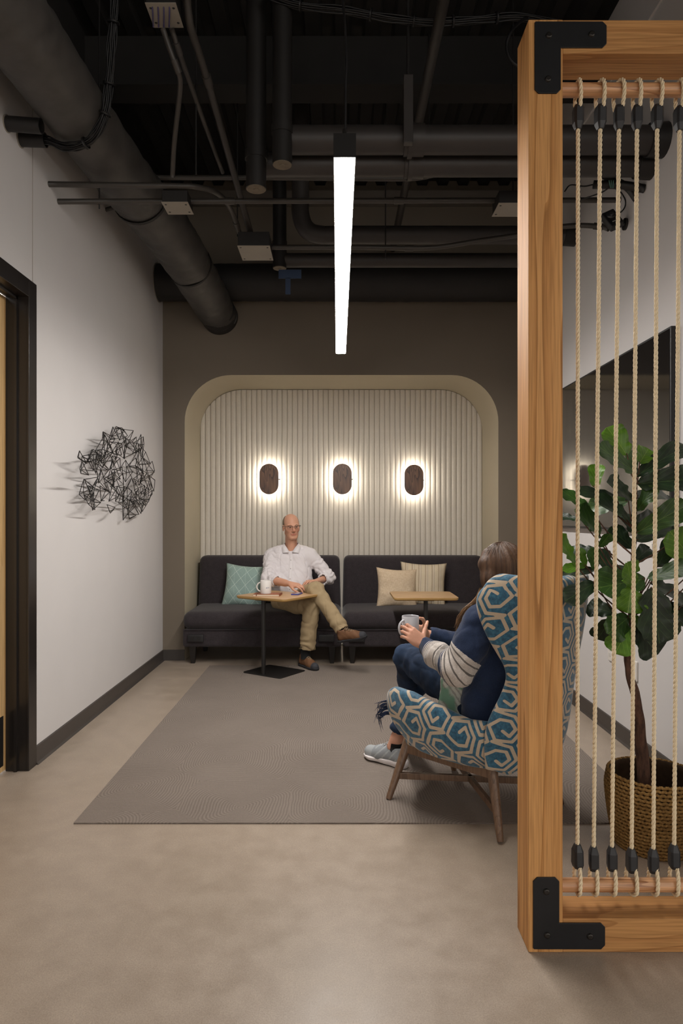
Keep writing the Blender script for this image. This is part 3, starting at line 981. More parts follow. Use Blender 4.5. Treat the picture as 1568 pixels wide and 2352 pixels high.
# thermostat and outlets
def plate(name, label, x, y, w_, h_, cat, extra=True):
    d = XR * FPX / (x - VPX)
    z = P(x, y, d)[2]
    t = thing(name, label, cat, (XR, d, z))
    obj('cover', round_box((0.012, w_, h_), 0.004, 4, center=(XR - 0.0062, d, z)), M['white_plastic'], t, smooth=True)
    m = MB()
    for dz in ((-0.02, 0.02) if extra else (0.0,)):
        m.box(XR - 0.0135, XR - 0.012, d - 0.014, d + 0.014, z + dz - 0.012, z + dz + 0.012)
    obj('insert', m.g, plain('plate_insert', '#c9c5bf', 0.4), t)
plate('wall_switch', 'white sensor plate on the right wall under the screen', 1490, 1262, 0.12, 0.075, 'switch', False)
plate('wall_outlet', 'white wall outlet beside the lower leaves of the fig', 1404, 1497, 0.075, 0.118, 'outlet')
plate('wall_outlet', 'white wall outlet behind the trunk of the fig', 1459, 1540, 0.075, 0.118, 'outlet')

# ================================================================== WIRE SCULPTURE on the left wall
wa = thing('wire_sculpture', 'black wire wall sculpture of tangled open pyramids', 'wall art', (XL, 5.1, 1.5))
outline = [(167, 1124), (186, 1092), (176, 1036), (205, 1030), (233, 1034), (236, 992), (262, 978), (292, 984), (330, 997), (326, 1030), (334, 1045), (340, 1052), (357, 1063), (355, 1085), (356, 1104), (358, 1124), (346, 1138), (340, 1152), (332, 1172), (322, 1182), (282, 1196), (272, 1180), (238, 1174), (212, 1172), (196, 1150), (178, 1135)]
def inside(x, y, poly):
    c = False
    j = len(poly) - 1
    for i in range(len(poly)):
        xi, yi = poly[i]; xj, yj = poly[j]
        if (yi > y) != (yj > y) and x < (xj - xi) * (y - yi) / (yj - yi) + xi: c = not c
        j = i
    return c
def wall_pt(x, y, off):
    X = XL + off
    d = X * FPX / (x - VPX)
    return np.array([X, d, CAMZ - (y - VPY) * d / FPX])
rw = random.Random(21)
cells = []
tries = 0
while len(cells) < 60 and tries < 6000:
    tries += 1
    x = rw.uniform(165, 360); y = rw.uniform(975, 1198)
    if not inside(x, y, outline): continue
    if min([abs(x - a) * 1.1 + abs(y - b) for a, b in cells] + [99]) < 14 * (1 - tries / 9000): continue
    cells.append((x, y))
def clampin(x, y, cx, cy):
    for k in range(12):
        if inside(x, y, outline): return x, y
        x = x + (cx - x) * 0.12; y = y + (cy - y) * 0.12
    return x, y
M['wire'] = plain('black_wire', '#14110f', 0.5)
for (cx, cy) in cells:
    n = rw.choice((3, 3, 4))
    a0 = rw.uniform(0, 2 * PI); R = rw.uniform(20, 33)
    base = [clampin(cx + R * 0.62 * math.cos(a0 + i * 2 * PI / n + rw.uniform(-.3, .3)), cy + R * math.sin(a0 + i * 2 * PI / n + rw.uniform(-.3, .3)), cx, cy) for i in range(n)]
    o1 = rw.uniform(0.015, 0.12)
    pts = [wall_pt(x, y, max(0.012, o1 + rw.uniform(-0.03, 0.03))) for x, y in base]
    ap = wall_pt(*clampin(cx + rw.uniform(-8, 8), cy + rw.uniform(-12, 12), cx, cy), max(0.012, o1 + rw.choice((-1, 1)) * 0.06))
    m = MB()
    for i in range(n):
        m.add(*tube([pts[i], pts[(i + 1) % n]], 0.0027, 5)); m.add(*tube([pts[i], ap], 0.0027, 5))
    obj('wire_pyramid', m.g, M['wire'], wa)
m = MB()
for q in ((210, 1060), (300, 1010), (320, 1130), (240, 1150)):
    p = wall_pt(q[0], q[1], 0.03); m.add(*tube([p, (XL, p[1], p[2])], 0.003, 6))
obj('standoff_pin', m.g, M['wire'], wa)

# ================================================================== OVERHEAD SERVICES
def crinkle(amp, fa=5, fl=40, seed=1):
    r_ = np.random.RandomState(seed)
    ph = r_.uniform(0, 6.28, 12); fr = r_.uniform(2, fl, 12); fa_ = r_.randint(1, fa + 1, 12)
    def f(t, a):
        s = 0
        for p, q, k in zip(ph, fr, fa_): s = s + np.sin(q * t * 6.28 + k * a + p)
        return 1 + amp * s / 3.5
    return f
# insulated duct on the left
dpts = [(-1.46, 1.4, 3.62), (-1.45, 2.6, 3.61), (-1.43, 3.2, 3.60), (-1.40, 4.1, 3.60), (-1.36, 4.7, 3.60), (-1.30, 5.2, 3.585), (-1.24, 5.7, 3.51), (-1.19, 6.2, 3.43), (-1.155, 6.66, 3.372)]
du = thing('insulated_duct', 'fat crinkled insulated duct running to the taupe back wall', 'duct', (-1.4, 4.0, 3.6))
obj('wrap', tube(dpts, [0.185, 0.18, 0.175, 0.175, 0.18, 0.19, 0.185, 0.178, 0.172], 40, 14, wob=crinkle(0.034, 6, 46, 4)), M['duct_wrap'], du, smooth=True)
e = np.array(dpts[-1]); dd = np.array(dpts[-1]) - np.array(dpts[-2]); dd /= np.linalg.norm(dd)
obj('collar', tube([e - dd * 0.14, e + dd * 0.05], 0.176, 40), M['duct_dark'], du, auto=40)
for yk in (4.62, 5.95):
    i = np.argmin([abs(p[1] - yk) for p in dpts]); c = np.array(dpts[i])
    obj('strap', tube([c - dd * 0.012, c + dd * 0.012], 0.192, 36), M['duct_dark'], du, smooth=True)
# smooth grey duct section nearer the camera
o = obj('duct_section', tube([(-1.475, 0.6, 3.66), (-1.475, 2.62, 3.66), (-1.47, 2.70, 3.66)], [0.235, 0.235, 0.20], 40, 3), M['duct_metal'], None, auto=40)
tag(o, 'smooth grey round duct sleeve over the near end of the insulated duct', 'duct')
# dark round duct along the back wall
rd = thing('round_duct', 'dark wrapped round duct along the top of the taupe wall', 'duct', (0, 6.52, 3.64))
obj('wrap', tube([(XL - 0.02, 6.52, 3.645), (-0.6, 6.52, 3.645), (0.6, 6.52, 3.64), (XR + 0.02, 6.52, 3.64)], 0.172, 36, 20, wob=crinkle(0.012, 4, 40, 9)), M['duct_dark'], rd, smooth=True)
obj('sealant_ring', tube([(XL, 6.52, 3.645), (XL + 0.006, 6.52, 3.645)], 0.182, 36), M['plate'], rd)

def conduit(label, pts, r=0.0125, sub=6, cat='conduit', mat='conduit', name='conduit', couplings=(), group='painted conduits under the deck'):
    pts = np.array(pts, dtype=float)
    t = thing(name, label, cat, tuple(pts[0]), group=group)
    path = catmull(pts, sub)
    obj('tube', tube(path, r, 12), M[mat], t, smooth=True)
    for k in couplings:
        i = min(len(path) - 2, max(1, int(k * len(path))))
        dv = path[i + 1] - path[i - 1]; dv /= np.linalg.norm(dv)
        obj('coupling', tube([path[i] - dv * 0.03, path[i] + dv * 0.03], r * 1.28, 12), M[mat], t, auto=40)
    return t
def straight(a, b, n=4):
    a = np.array(a); b = np.array(b)
    return [a + (b - a) * k for k in np.linspace(0, 1, n)]
conduit('conduit from the left wall bending down into the cover-plated box', [wall_pt(112, 423, 0.0), P(250, 425, 4.06), P(400, 427, 4.08), P(455, 430, 4.12), P(500, 445, 4.25), P(530, 480, 4.5), P(548, 530, 4.76), P(556, 548, 4.85)], 0.0165, 6, couplings=(0.8,))
zb = 3.34
conduit('long straight conduit crossing from left wall to right wall', straight((XL, 4.19, zb), (XR, 4.3, 3.40), 6), 0.0165, 2, couplings=(0.3, 0.62))
conduit('thick grey conduit slanting down to the cover-plated box', [P(424, -90, 3.25), P(428, -10, 3.4), P(437, 60, 3.5), P(456, 120, 3.65), P(485, 215, 3.9), P(530, 375, 4.4), P(578, 545, 4.9)], 0.021, 8, couplings=(0.62,))
conduit('thin kinked conduit hanging from the high junction box', [P(374, 66, 3.46), P(393, 122, 3.5), P(409, 165, 3.55), P(414, 190, 3.6), P(410, 240, 3.7), P(400, 330, 3.85), P(396, 405, 4.0)], 0.014, 6, couplings=(0.28,))
conduit('thin straight conduit slanting from the high junction box', [P(394, 66, 3.46), P(420, 145, 3.6), P(470, 285, 4.1), P(511, 396, 4.6)], 0.0135, 6, couplings=(0.25,))
conduit('conduit running behind the pipes with an upward bend', [P(330, 408, 4.65), P(600, 408, 4.62), P(850, 410, 4.6), P(940, 410, 4.6), P(985, 404, 4.6), P(1040, 385, 4.62)], 0.017, 6)
conduit('conduit from the cover-plated box rising to the right wall', [P(622, 568, 4.95), P(800, 568, 4.9), P(960, 570, 4.86), P(1020, 566, 4.84), P(1100, 553, 4.8), P(1190, 540, 4.74), P(1260, 524, 4.66), P(1330, 518, 4.56), P(1380, 521, 4.5), P(1398, 526, 4.47)], 0.017, 6, couplings=(0.2, 0.86))
conduit('round pipe running lengthwise under the deck', straight((0.532, 3.1, 4.0), (0.535, 6.6, 4.0), 4), 0.031, 2, 'pipe', 'pipe_dark', 'pipe', couplings=(0.55,), group='dark pipes under the deck')
conduit('curved conduit stub leaving the left wall below the duct', [wall_pt(243, 482, 0.0), P(255, 478, 5.05), P(275, 472, 5.1), P(300, 470, 5.2)], 0.015, 5)

def jbox(label, x0, x1, y0, d0, d1, z, h, mat='plate'):
    a = (x0 - VPX) * d0 / FPX; b = (x1 - VPX) * d0 / FPX
    t = thing('junction_box', label, 'junction box', ((a + b) / 2, (d0 + d1) / 2, z), group='junction boxes under the deck')
    obj('body', box(a, b, d0, d1, z + 0.003, z + h), M['pipe_black'], t, bevel=0.002)
    c = obj('cover_plate', box(a - 0.004, b + 0.004, d0 - 0.004, d1 + 0.004, z, z + 0.003), M[mat], t)
    for x in (a + 0.015, b - 0.015):
        for y in (d0 + 0.03, d1 - 0.03):
            V, F = lathe([(0.0, -0.002), (0.006, -0.0015), (0.007, 0.0)], 10, (x, y, z))
            obj('screw', (V, F), M['pipe_black'], c)
    return t
jbox('junction box with pale cover where two conduits end', 546, 618, 565, 4.75, 5.015, 3.29, 0.10)
jbox('small junction box with pale cover on the straight conduit by the duct', 372, 430, 465, 4.1, 4.26, 3.293, 0.075)
jbox('junction box with pale cover on the straight conduit beside the wood frame', 1146, 1225, 468, 4.15, 4.33, 3.31, 0.08)
jbox('high junction box with violet cables above the slanting conduits', 335, 402, 10, 3.32, 3.48, 3.90, 0.12)
m = MB()
for k in range(4):
    m.add(*tube([P(352 + k * 12, 62, 3.47), P(350 + k * 13, 20, 3.35), P(346 + k * 13, -30, 3.3), P(330 + k * 20, -120, 3.25)], 0.0035, 6, 5))
o = obj('loose_cables', m.g, M['cable_blue'], None, smooth=True)
tag(o, 'thin violet cables rising from the high junction box', 'cable')

# drain pipes
def hpipe(label, x_start, y, d, r, vx=None, vy=None, vd=None, vr=None, vtop=ZC + 0.05, xend=None, mat='pipe_dark', elbow=False, tape=False):
    z = P(0, y, d)[2]; xs = P(x_start, y, d)[0]; xe = XR + 0.01 if xend is None else xend
    t = thing('drain_pipe', label, 'pipe', (xs, d, z), group='dark drain pipes under the deck')
    if elbow:
        pts = [(xs, d, vtop), (xs, d, z + 0.35), (xs, d, z + 0.16), (xs + 0.05, d, z + 0.04), (xs + 0.16, d, z), (xs + 0.4, d, z), (xe, d, z)]
        obj('pipe', tube(pts, r, 20, 6), M[mat], t, smooth=True)
    else:
        obj('pipe', tube([(xs, d, z), (xe, d, z)], r, 24), M[mat], t, auto=40)
    for xc in (0.2, 0.75):
        x = xs + (xe - xs) * xc
    if vx is not None:
        v = P(vx, vy, vd)
        obj('riser', tube([(v[0], vd, v[2]), (v[0], vd, vtop)], vr, 24), M['pipe_black'], t, auto=40)
        cp = obj('cleanout_cap', tube([(v[0], vd, v[2] - 0.004), (v[0], vd, v[2] + 0.01)], vr * 0.94, 24), M['cap_tan'], t)
        obj('plug', tube([(v[0], vd, v[2] - 0.008), (v[0], vd, v[2] - 0.003)], vr * 0.3, 6), M['cap_tan'], cp)
        obj('hub', tube([(v[0], vd, v[2] + 0.16), (v[0], vd, v[2] + 0.21)], vr * 1.1, 24), M['pipe_black'], t, auto=40)
    e = obj('wall_boot', tube([(xe - 0.10, d, z), (xe, d, z)], [r * 1.16, r * 1.25], 20), M['pipe_black'], t, auto=40)
    if tape:
        m = MB(); q = P(655, 634, d - 0.03)
        m.box(q[0] - 0.05, q[0] + 0.13, d - 0.075, d - 0.07, q[2] - 0.035, q[2] + 0.035)
        q = P(662, 660, d - 0.03); m.box(q[0] - 0.02, q[0] + 0.02, d - 0.075, d - 0.07, q[2] - 0.07, q[2] + 0.06)
        obj('tape_strip', m.g, M['blue_tape'], t)
    return t
hpipe('upper thick drain pipe with a capped riser crossing above the pendant', 655, 322, 3.72, 0.074, 648, 378, 3.66, 0.053)
hpipe('lower thick drain pipe crossing just behind the pendant end', 600, 378, 3.87, 0.066, 588, 434, 3.75, 0.056)
hpipe('far drain pipe with an elbow turning up', 690, 540, 5.12, 0.066, elbow=True)
hpipe('far thin drain pipe with blue tape on its capped end', 650, 598, 5.5, 0.056, 642, 616, 5.48, 0.055, tape=True)
# clamp over the two thick pipes
t = thing('pipe_hanger', 'steel strut hanger clamping the two thick drain pipes', 'pipe hanger', tuple(P(948, 350, 3.78)))
for (y, d, r) in ((322, 3.72, 0.074), (378, 3.87, 0.066)):
    c = P(948, y, d)
    obj('clamp', tube([c + (-0.05, 0, 0), c + (0.06, 0, 0)], r + 0.008, 24), M['pipe_dark'], t, auto=40)
    obj('bolt_band', tube([c + (-0.03, 0, 0), c + (-0.005, 0, 0)], r + 0.018, 24), M['pipe_dark'], t, auto=40)
c = P(936, 235, 3.64)
obj('strut', box(c[0] - 0.025, c[0] + 0.025, 3.60, 3.64, 3.38, 3.74), M['pipe_dark'], t, bevel=0.003)
obj('rod', tube([(c[0], 3.62, 3.7), (c[0], 3.62, ZC)], 0.008, 8), M['pipe_black'], t)
for x, d, z0, lab in ((450, 3.9, 3.36, 'thin hanger rod beside the kinked conduit'), (640, 4.6, 3.7, 'thin hanger rod holding the conduit behind the pipes'), (885, 4.88, 3.25, 'thin hanger rod holding the conduit that rises to the right wall'),
                 (1178, 4.24, 3.38, 'thin hanger rod above the junction box by the wood frame'), (545, 4.86, 3.4, 'thin hanger rod above the box where two conduits end'), (228, 4.2, 3.3, 'thin hanger rod between the left wall and the insulated duct'), (985, 4.6, 3.69, 'thin hanger rod by the upward bend of a conduit')):
    q = P(x, 0, d)
    o = obj('hanger_rod', tube([(q[0], d, z0), (q[0], d, ZC + 0.03)], 0.0045, 8), M['pipe_black'])
    tag(o, lab, 'hanger rod', 'hanger rods')
o = obj('steel_beam', MB().box(XL, XR, 4.62, 4.63, 4.28, ZC).box(XL, XR, 4.52, 4.73, 4.27, 4.285).g, M['deck'])
tag(o, 'black steel beam spanning below the deck', 'beam')
# sleeves and cable bundles
for (x0, x1, y, lab) in ((15, 95, 284, 'open black pipe sleeve poking through the left wall'), (46, 105, 320, 'black pipe sleeve in the left wall with cables coming out')):
    a = wall_pt(x0, y, 0.0); b = P(x1, y + (6 if y < 300 else 2), a[1])
    t = thing('pipe_sleeve', lab, 'pipe sleeve', tuple(a))
    dv = (b - a) / np.linalg.norm(b - a)
    V, F = tube([a - dv * 0.02, b], 0.038, 20, caps=False); V2, F2 = tube([a - dv * 0.02, b], 0.033, 20, caps=False)
    n = len(V)
    ring = [(20 + i, 20 + (i + 1) % 20, n + 20 + (i + 1) % 20, n + 20 + i) for i in range(20)]
    obj('sleeve', (np.vstack([V, V2]), F + [tuple(k + n for k in f[::-1]) for f in F2] + ring), M['pipe_black'], t, auto=40)
    obj('sealant', tube([a, a + dv * 0.006], 0.044, 16), M['plate'], t)
def bundle(label, pts, n=12, spread=0.022, ties=()):
    t = thing('cable_bundle', label, 'cable', tuple(pts[0]))
    path = catmull(np.array(pts, dtype=float), 10)
    T, Nn, B = frames(path)
    r_ = random.Random(5)
    for k in range(n):
        a = k * 2.4; rr = spread * math.sqrt((k + 0.5) / n)
        wv = np.array([rr * (1 + 0.2 * math.sin(i * 0.5 + k)) for i in range(len(path))])
        c = path + wv[:, None] * (math.cos(a) * Nn + math.sin(a) * B)
        obj('cable', tube(c, 0.0042, 6), M['cable'], t, smooth=True)
    for f in ties:
        i = int(f * (len(path) - 2)) + 1
        dv = T[i]
        obj('cable_tie', tube([path[i] - dv * 0.006, path[i] + dv * 0.006], spread * 1.45, 14), M['cable'], t, smooth=True)
sl = wall_pt(46, 320, 0.0)
bundle('black cable bundle curving from the wall sleeve over the insulated duct', [(-1.66, sl[1], 3.437), (-1.56, 3.68, 3.43), (-1.44, 3.67, 3.39), (-1.31, 3.64, 3.42), (-1.225, 3.6, 3.53), (-1.19, 3.56, 3.68), (-1.155, 3.5, 3.85), (-1.12, 3.44, 4.05), (-1.05, 3.3, 4.35)], 12, 0.022, (0.33, 0.5, 0.62, 0.8))
bundle('black cable bundle sagging across under the deck', [P(600, -20, 3.6), P(680, 10, 3.6), P(800, 24, 3.6), P(900, 42, 3.6), P(1000, 50, 3.6), P(1100, 44, 3.6), P(1200, 38, 3.6), P(1300, 60, 3.55)], 10, 0.02, (0.15, 0.36, 0.5, 0.63, 0.78))
# cable loop by the frame and small gear on the right wall
o = obj('cable_loop', tube([P(1214, 40, 3.6), P(1200, 46, 3.56), P(1175, 70, 3.5), P(1163, 105, 3.5), P(1175, 140, 3.5), P(1210, 160, 3.5), P(1240, 150, 3.52)], 0.008, 8, 8), M['cable'], None, smooth=True)
tag(o, 'black cable hanging in a loop behind the post', 'cable')
def right_pt(x, y, off=0.0):
    X = XR - off; d = X * FPX / (x - VPX)
    return np.array([X, d, CAMZ - (y - VPY) * d / FPX])
wc = right_pt(1437, 515)
t = thing('wall_camera', 'small black camera on a round mount high on the right wall', 'camera', tuple(wc))
V, F = tube([wc, wc + (-0.012, 0, 0)], 0.036, 20)
obj('mount', (V, F), M['plastic_black'], t, auto=40)
ce = P(1405, 506, wc[1] - 0.02)
obj('arm', tube([wc + (-0.01, 0, 0), ce + (0.02, 0, 0)], 0.009, 10), M['plastic_black'], t, smooth=True)
V, F = round_box((0.082, 0.05, 0.125), 0.008, 4)
Rm = rotm((0, 1, 0), math.radians(-24)) @ rotm((1, 0, 0), math.radians(-25))
bd = obj('body', (V @ Rm.T + ce, F), M['plastic_black'], t, smooth=True)
V, F = lathe([(0.0, 0.012), (0.013, 0.012), (0.014, 0.008), (0.022, 0.012), (0.026, 0.0)], 20)
V = np.stack([V[:, 0], -0.025 - V[:, 2], V[:, 1] + 0.02], 1)
obj('lens', (V @ Rm.T + ce, F), plain('lens_rim', '#2c2d2e', 0.3), bd, smooth=True)
V, F = box(-0.02, 0.016, -0.0258, -0.025, -0.034, -0.027)
obj('maker_mark', (V @ Rm.T + ce, F), plain('pale_mark', '#9a9a96', 0.5), bd)
obj('cord', tube([ce + (0.03, 0, 0.03), P(1432, 480, wc[1]), P(1436, 462, wc[1]), P(1424, 440, wc[1]), P(1405, 430, 4.1)], 0.004, 6, 8), M['cable'], t, smooth=True)
t = thing('cable_sleeves', 'pair of black cable sleeves tied together at the right wall', 'pipe sleeve', tuple(right_pt(1480, 436)))
a = right_pt(1480, 434)
obj('sleeve', tube([a, P(1430, 425, a[1] + 0.03), P(1362, 424, a[1] + 0.06)], 0.024, 14, 6), M['pipe_black'], t, smooth=True)
a = right_pt(1462, 458)
obj('sleeve', tube([a, P(1440, 430, a[1]), P(1405, 412, a[1] - 0.05), P(1380, 398, a[1] - 0.1)], 0.022, 14, 6), M['pipe_black'], t, smooth=True)
obj('cord', tube([P(1362, 424, 4.05), P(1340, 428, 4.06), P(1310, 425, 4.1), P(1296, 440, 4.1)], 0.004, 6, 6), M['cable'], t, smooth=True)
obj('cord', tube([P(1402, 428, 3.98), P(1385, 440, 4.0), P(1365, 448, 4.0), P(1330, 460, 4.05)], 0.004, 6, 6), M['cable'], t, smooth=True)
m = MB()
for k in range(3):
    m.add(*tube([P(1398 + k * 5, 414, 3.93), P(1402 + k * 3, 432, 3.93)], 0.003, 5))
obj('cable_tie', m.g, plain('tie_green', '#4d7268', 0.5), t)
# ================================================================== BASKET AND FIG TREE
BX, BY = 1.352, 2.93
bk = thing('basket', 'braided seagrass basket holding the fig tree', 'basket', (BX, BY, 0))
def mat_weave():
    k = N('seagrass_braid')
    v = k.coord()
    f = k.noise(v, 120, 3, 0.7)
    g = k.noise(k.coord((30, 30, 30)), 1.0, 3)
    c = k.ramp(f, [(0.25, srgb('#57401f')), (0.5, srgb('#8a6a3c')), (0.75, srgb('#b8955c'))])
    c = k.mix(0.35, c, k.ramp(g, [(0.3, srgb('#6d4f2b')), (0.7, srgb('#a5834e'))]))
    k.set(base=c, rough=0.8, spec=0.25)
    k.bump(f, 0.6, 0.002)
    return k.m
M['weave'] = mat_weave()
ROWS = 21
H_B = 0.315
def basket_r(z):
    k = z / H_B
    return 0.148 + 0.040 * math.sin(min(1, k * 1.05) * PI / 2) ** 0.8 - 0.012 * max(0, k - 0.8) / 0.2
seg = 30
for i in range(ROWS):
    z = 0.008 + (H_B - 0.016) * i / (ROWS - 1)
    R = basket_r(z)
    # one braid row: little slanted strands
    m = MB()
    n = int(2 * PI * R / 0.0235)
    for k in range(n):
        for s in (0, 1):
            a0 = (k + 0.5 * s + (i % 2) * 0.25) / n * 2 * PI
            a1 = a0 + 1.05 / n * 2 * PI
            zz = (-0.0045, 0.0045) if s else (0.0045, -0.0045)
            pts = []
            for q, tt in ((a0, 0.0), ((a0 + a1) / 2, 0.5), (a1, 1.0)):
                rr = R + 0.0035 * math.sin(PI * tt)
                pts.append((BX + rr * math.cos(q), BY + rr * math.sin(q), z + zz[0] + (zz[1] - zz[0]) * tt))
            m.add(*tube(pts, [0.0042, 0.0072, 0.0042], 5))
    o = obj('braid_row', m.g, M['weave'], bk, smooth=True)
pr = [(0.0, 0.004), (0.143, 0.004)] + [(basket_r(z) - 0.004, z) for z in np.linspace(0.006, H_B - 0.006, 12)] + [(basket_r(z) - 0.009, z) for z in np.linspace(H_B - 0.006, 0.02, 12)] + [(0.0, 0.018)]
obj('liner', lathe(pr, 40, (BX, BY, 0)), plain('basket_liner', '#3a2917', 0.9, var=0.2, vscale=60), bk, smooth=True)
so_ = obj('soil', lathe([(0.0, 0.135), (0.10, 0.13), (0.172, 0.125), (0.172, 0.11), (0.0, 0.11)], 30, (BX, BY, 0)), plain('dry_moss', '#2a2119', 0.95, var=0.4, vscale=60, bump=0.8, bscale=60))
tag(so_, 'dark soil filling inside the braided basket', 'soil')

tree = thing('fig_tree', 'tall fiddle leaf fig with broad glossy leaves', 'plant', (BX, BY, 0.12))
TD = 2.93
tr_px = [(1480, 1812), (1477, 1760), (1471, 1700), (1466, 1640), (1457, 1590), (1446, 1550), (1441, 1510), (1443, 1470), (1447, 1420), (1449, 1360), (1452, 1300), (1455, 1240), (1458, 1180), (1460, 1120), (1459, 1085)]
trunk = np.array([P(x, y, TD + 0.012 * math.sin(i * 1.3)) for i, (x, y) in enumerate(tr_px)])
trunk[0] = (trunk[0][0], trunk[0][1], 0.11)
def mat_bark():
    k = N('fig_bark')
    f = k.noise(k.coord((60, 60, 14)), 1.0, 4, 0.7)
    k.set(base=k.ramp(f, [(0.3, srgb('#2e1d15')), (0.7, srgb('#6a4b3a'))]), rough=0.85)
    k.bump(f, 0.9, 0.005)
    return k.m
M['bark'] = mat_bark()
obj('trunk', tube(trunk, [0.030, 0.027, 0.024, 0.021, 0.019, 0.017, 0.015, 0.013, 0.011, 0.010, 0.009, 0.008, 0.007, 0.006, 0.004], 12, 5, wob=crinkle(0.08, 4, 16, 3)), M['bark'], tree, smooth=True)

def mat_leaf(name, a, b, vein):
    k = N(name)
    uv = k.n('ShaderNodeAttribute', attribute_name='leafuv')
    s = k.n('ShaderNodeSeparateXYZ'); k.l(uv.outputs['Vector'], s.inputs[0])
    ax = k.math('ABSOLUTE', s.outputs['X'])
    mid = k.math('LESS_THAN', ax, 0.014)
    # side veins leave the midrib at a slant
    q = k.math('FRACT', k.math('ADD', k.math('MULTIPLY', k.math('SUBTRACT', s.outputs['Y'], k.math('MULTIPLY', ax, 0.62)), 5.0), 3.0))
    side = k.math('LESS_THAN', k.math('ABSOLUTE', k.math('SUBTRACT', q, 0.5)), 0.035)
    ve = k.math('MAXIMUM', mid, k.math('MULTIPLY', side, 0.55))
    f = k.noise(k.coord(), 18, 3)
    c = k.ramp(f, [(0.3, a), (0.7, b)])
    geo = k.n('ShaderNodeNewGeometry')
    c = k.mix(k.math('MULTIPLY', geo.outputs['Backfacing'], 0.6), c, tuple(min(1, x * 1.5 + 0.01) for x in b))
    k.set(base=k.mix(k.math('MULTIPLY', ve, 0.45), c, vein), rough=0.42, spec=0.45)
    hgt = k.math('SUBTRACT', k.math('MULTIPLY', k.math('ABSOLUTE', k.math('SUBTRACT', q, 0.5)), 1.0), k.math('MULTIPLY', mid, 0.6))
    k.bump(hgt, 0.16, 0.004)
    k.b.inputs['Subsurface Weight'].default_value = 0.0
    return k.m
LM = {'d': mat_leaf('leaf_dark', srgb('#16241a'), srgb('#243a22'), srgb('#5d7a48')),
      'm': mat_leaf('leaf_mid', srgb('#213d14'), srgb('#31541c'), srgb('#7fa04e')),
      'b': mat_leaf('leaf_bright', srgb('#3f6416'), srgb('#57821f'), srgb('#a5c25c'))}
def leaf_geo(B, Tt, wid, nrm, fold, curl, seed, nu=9, nv=16):
    ax = Tt - B; L = np.linalg.norm(ax); ax = ax / L
    nrm = nrm - ax * np.dot(nrm, ax); nrm /= np.linalg.norm(nrm)
    sd = np.cross(ax, nrm)
    v = np.linspace(0, 1, nv); u = np.linspace(-1, 1, nu)
    # fiddle outline: narrow foot, slight waist, broad rounded top
    prof = np.interp(v, [0, 0.06, 0.16, 0.3, 0.42, 0.55, 0.7, 0.82, 0.92, 0.975, 1.0], [0.06, 0.36, 0.60, 0.68, 0.72, 0.85, 1.0, 0.97, 0.72, 0.42, 0.05])
    U, Vv = np.meshgrid(u, v, indexing='ij')
    Wd = prof[None, :] * wid / 2
    rs = np.random.RandomState(seed)
    ph = rs.uniform(0, 6.28, 3)
    ruff = (np.abs(U) ** 2) * (0.05 * wid) * (np.sin(Vv * 17 + ph[0] + U * 2) + 0.6 * np.sin(Vv * 29 + ph[1]))
    h = fold * np.abs(U) * Wd + ruff - curl * L * (Vv - 0.35) ** 2 - 0.10 * wid * np.cos(U * PI / 2) * 0
    pts = B[None, None] + (Vv * L)[..., None] * ax + (U * Wd)[..., None] * sd + h[..., None] * nrm
    uvs = np.stack([U * prof[None, :], Vv, np.zeros_like(U)], -1)
    V = pts.reshape(-1, 3)
    F = grid_faces(nu, nv)
    return V, F, uvs.reshape(-1, 3)
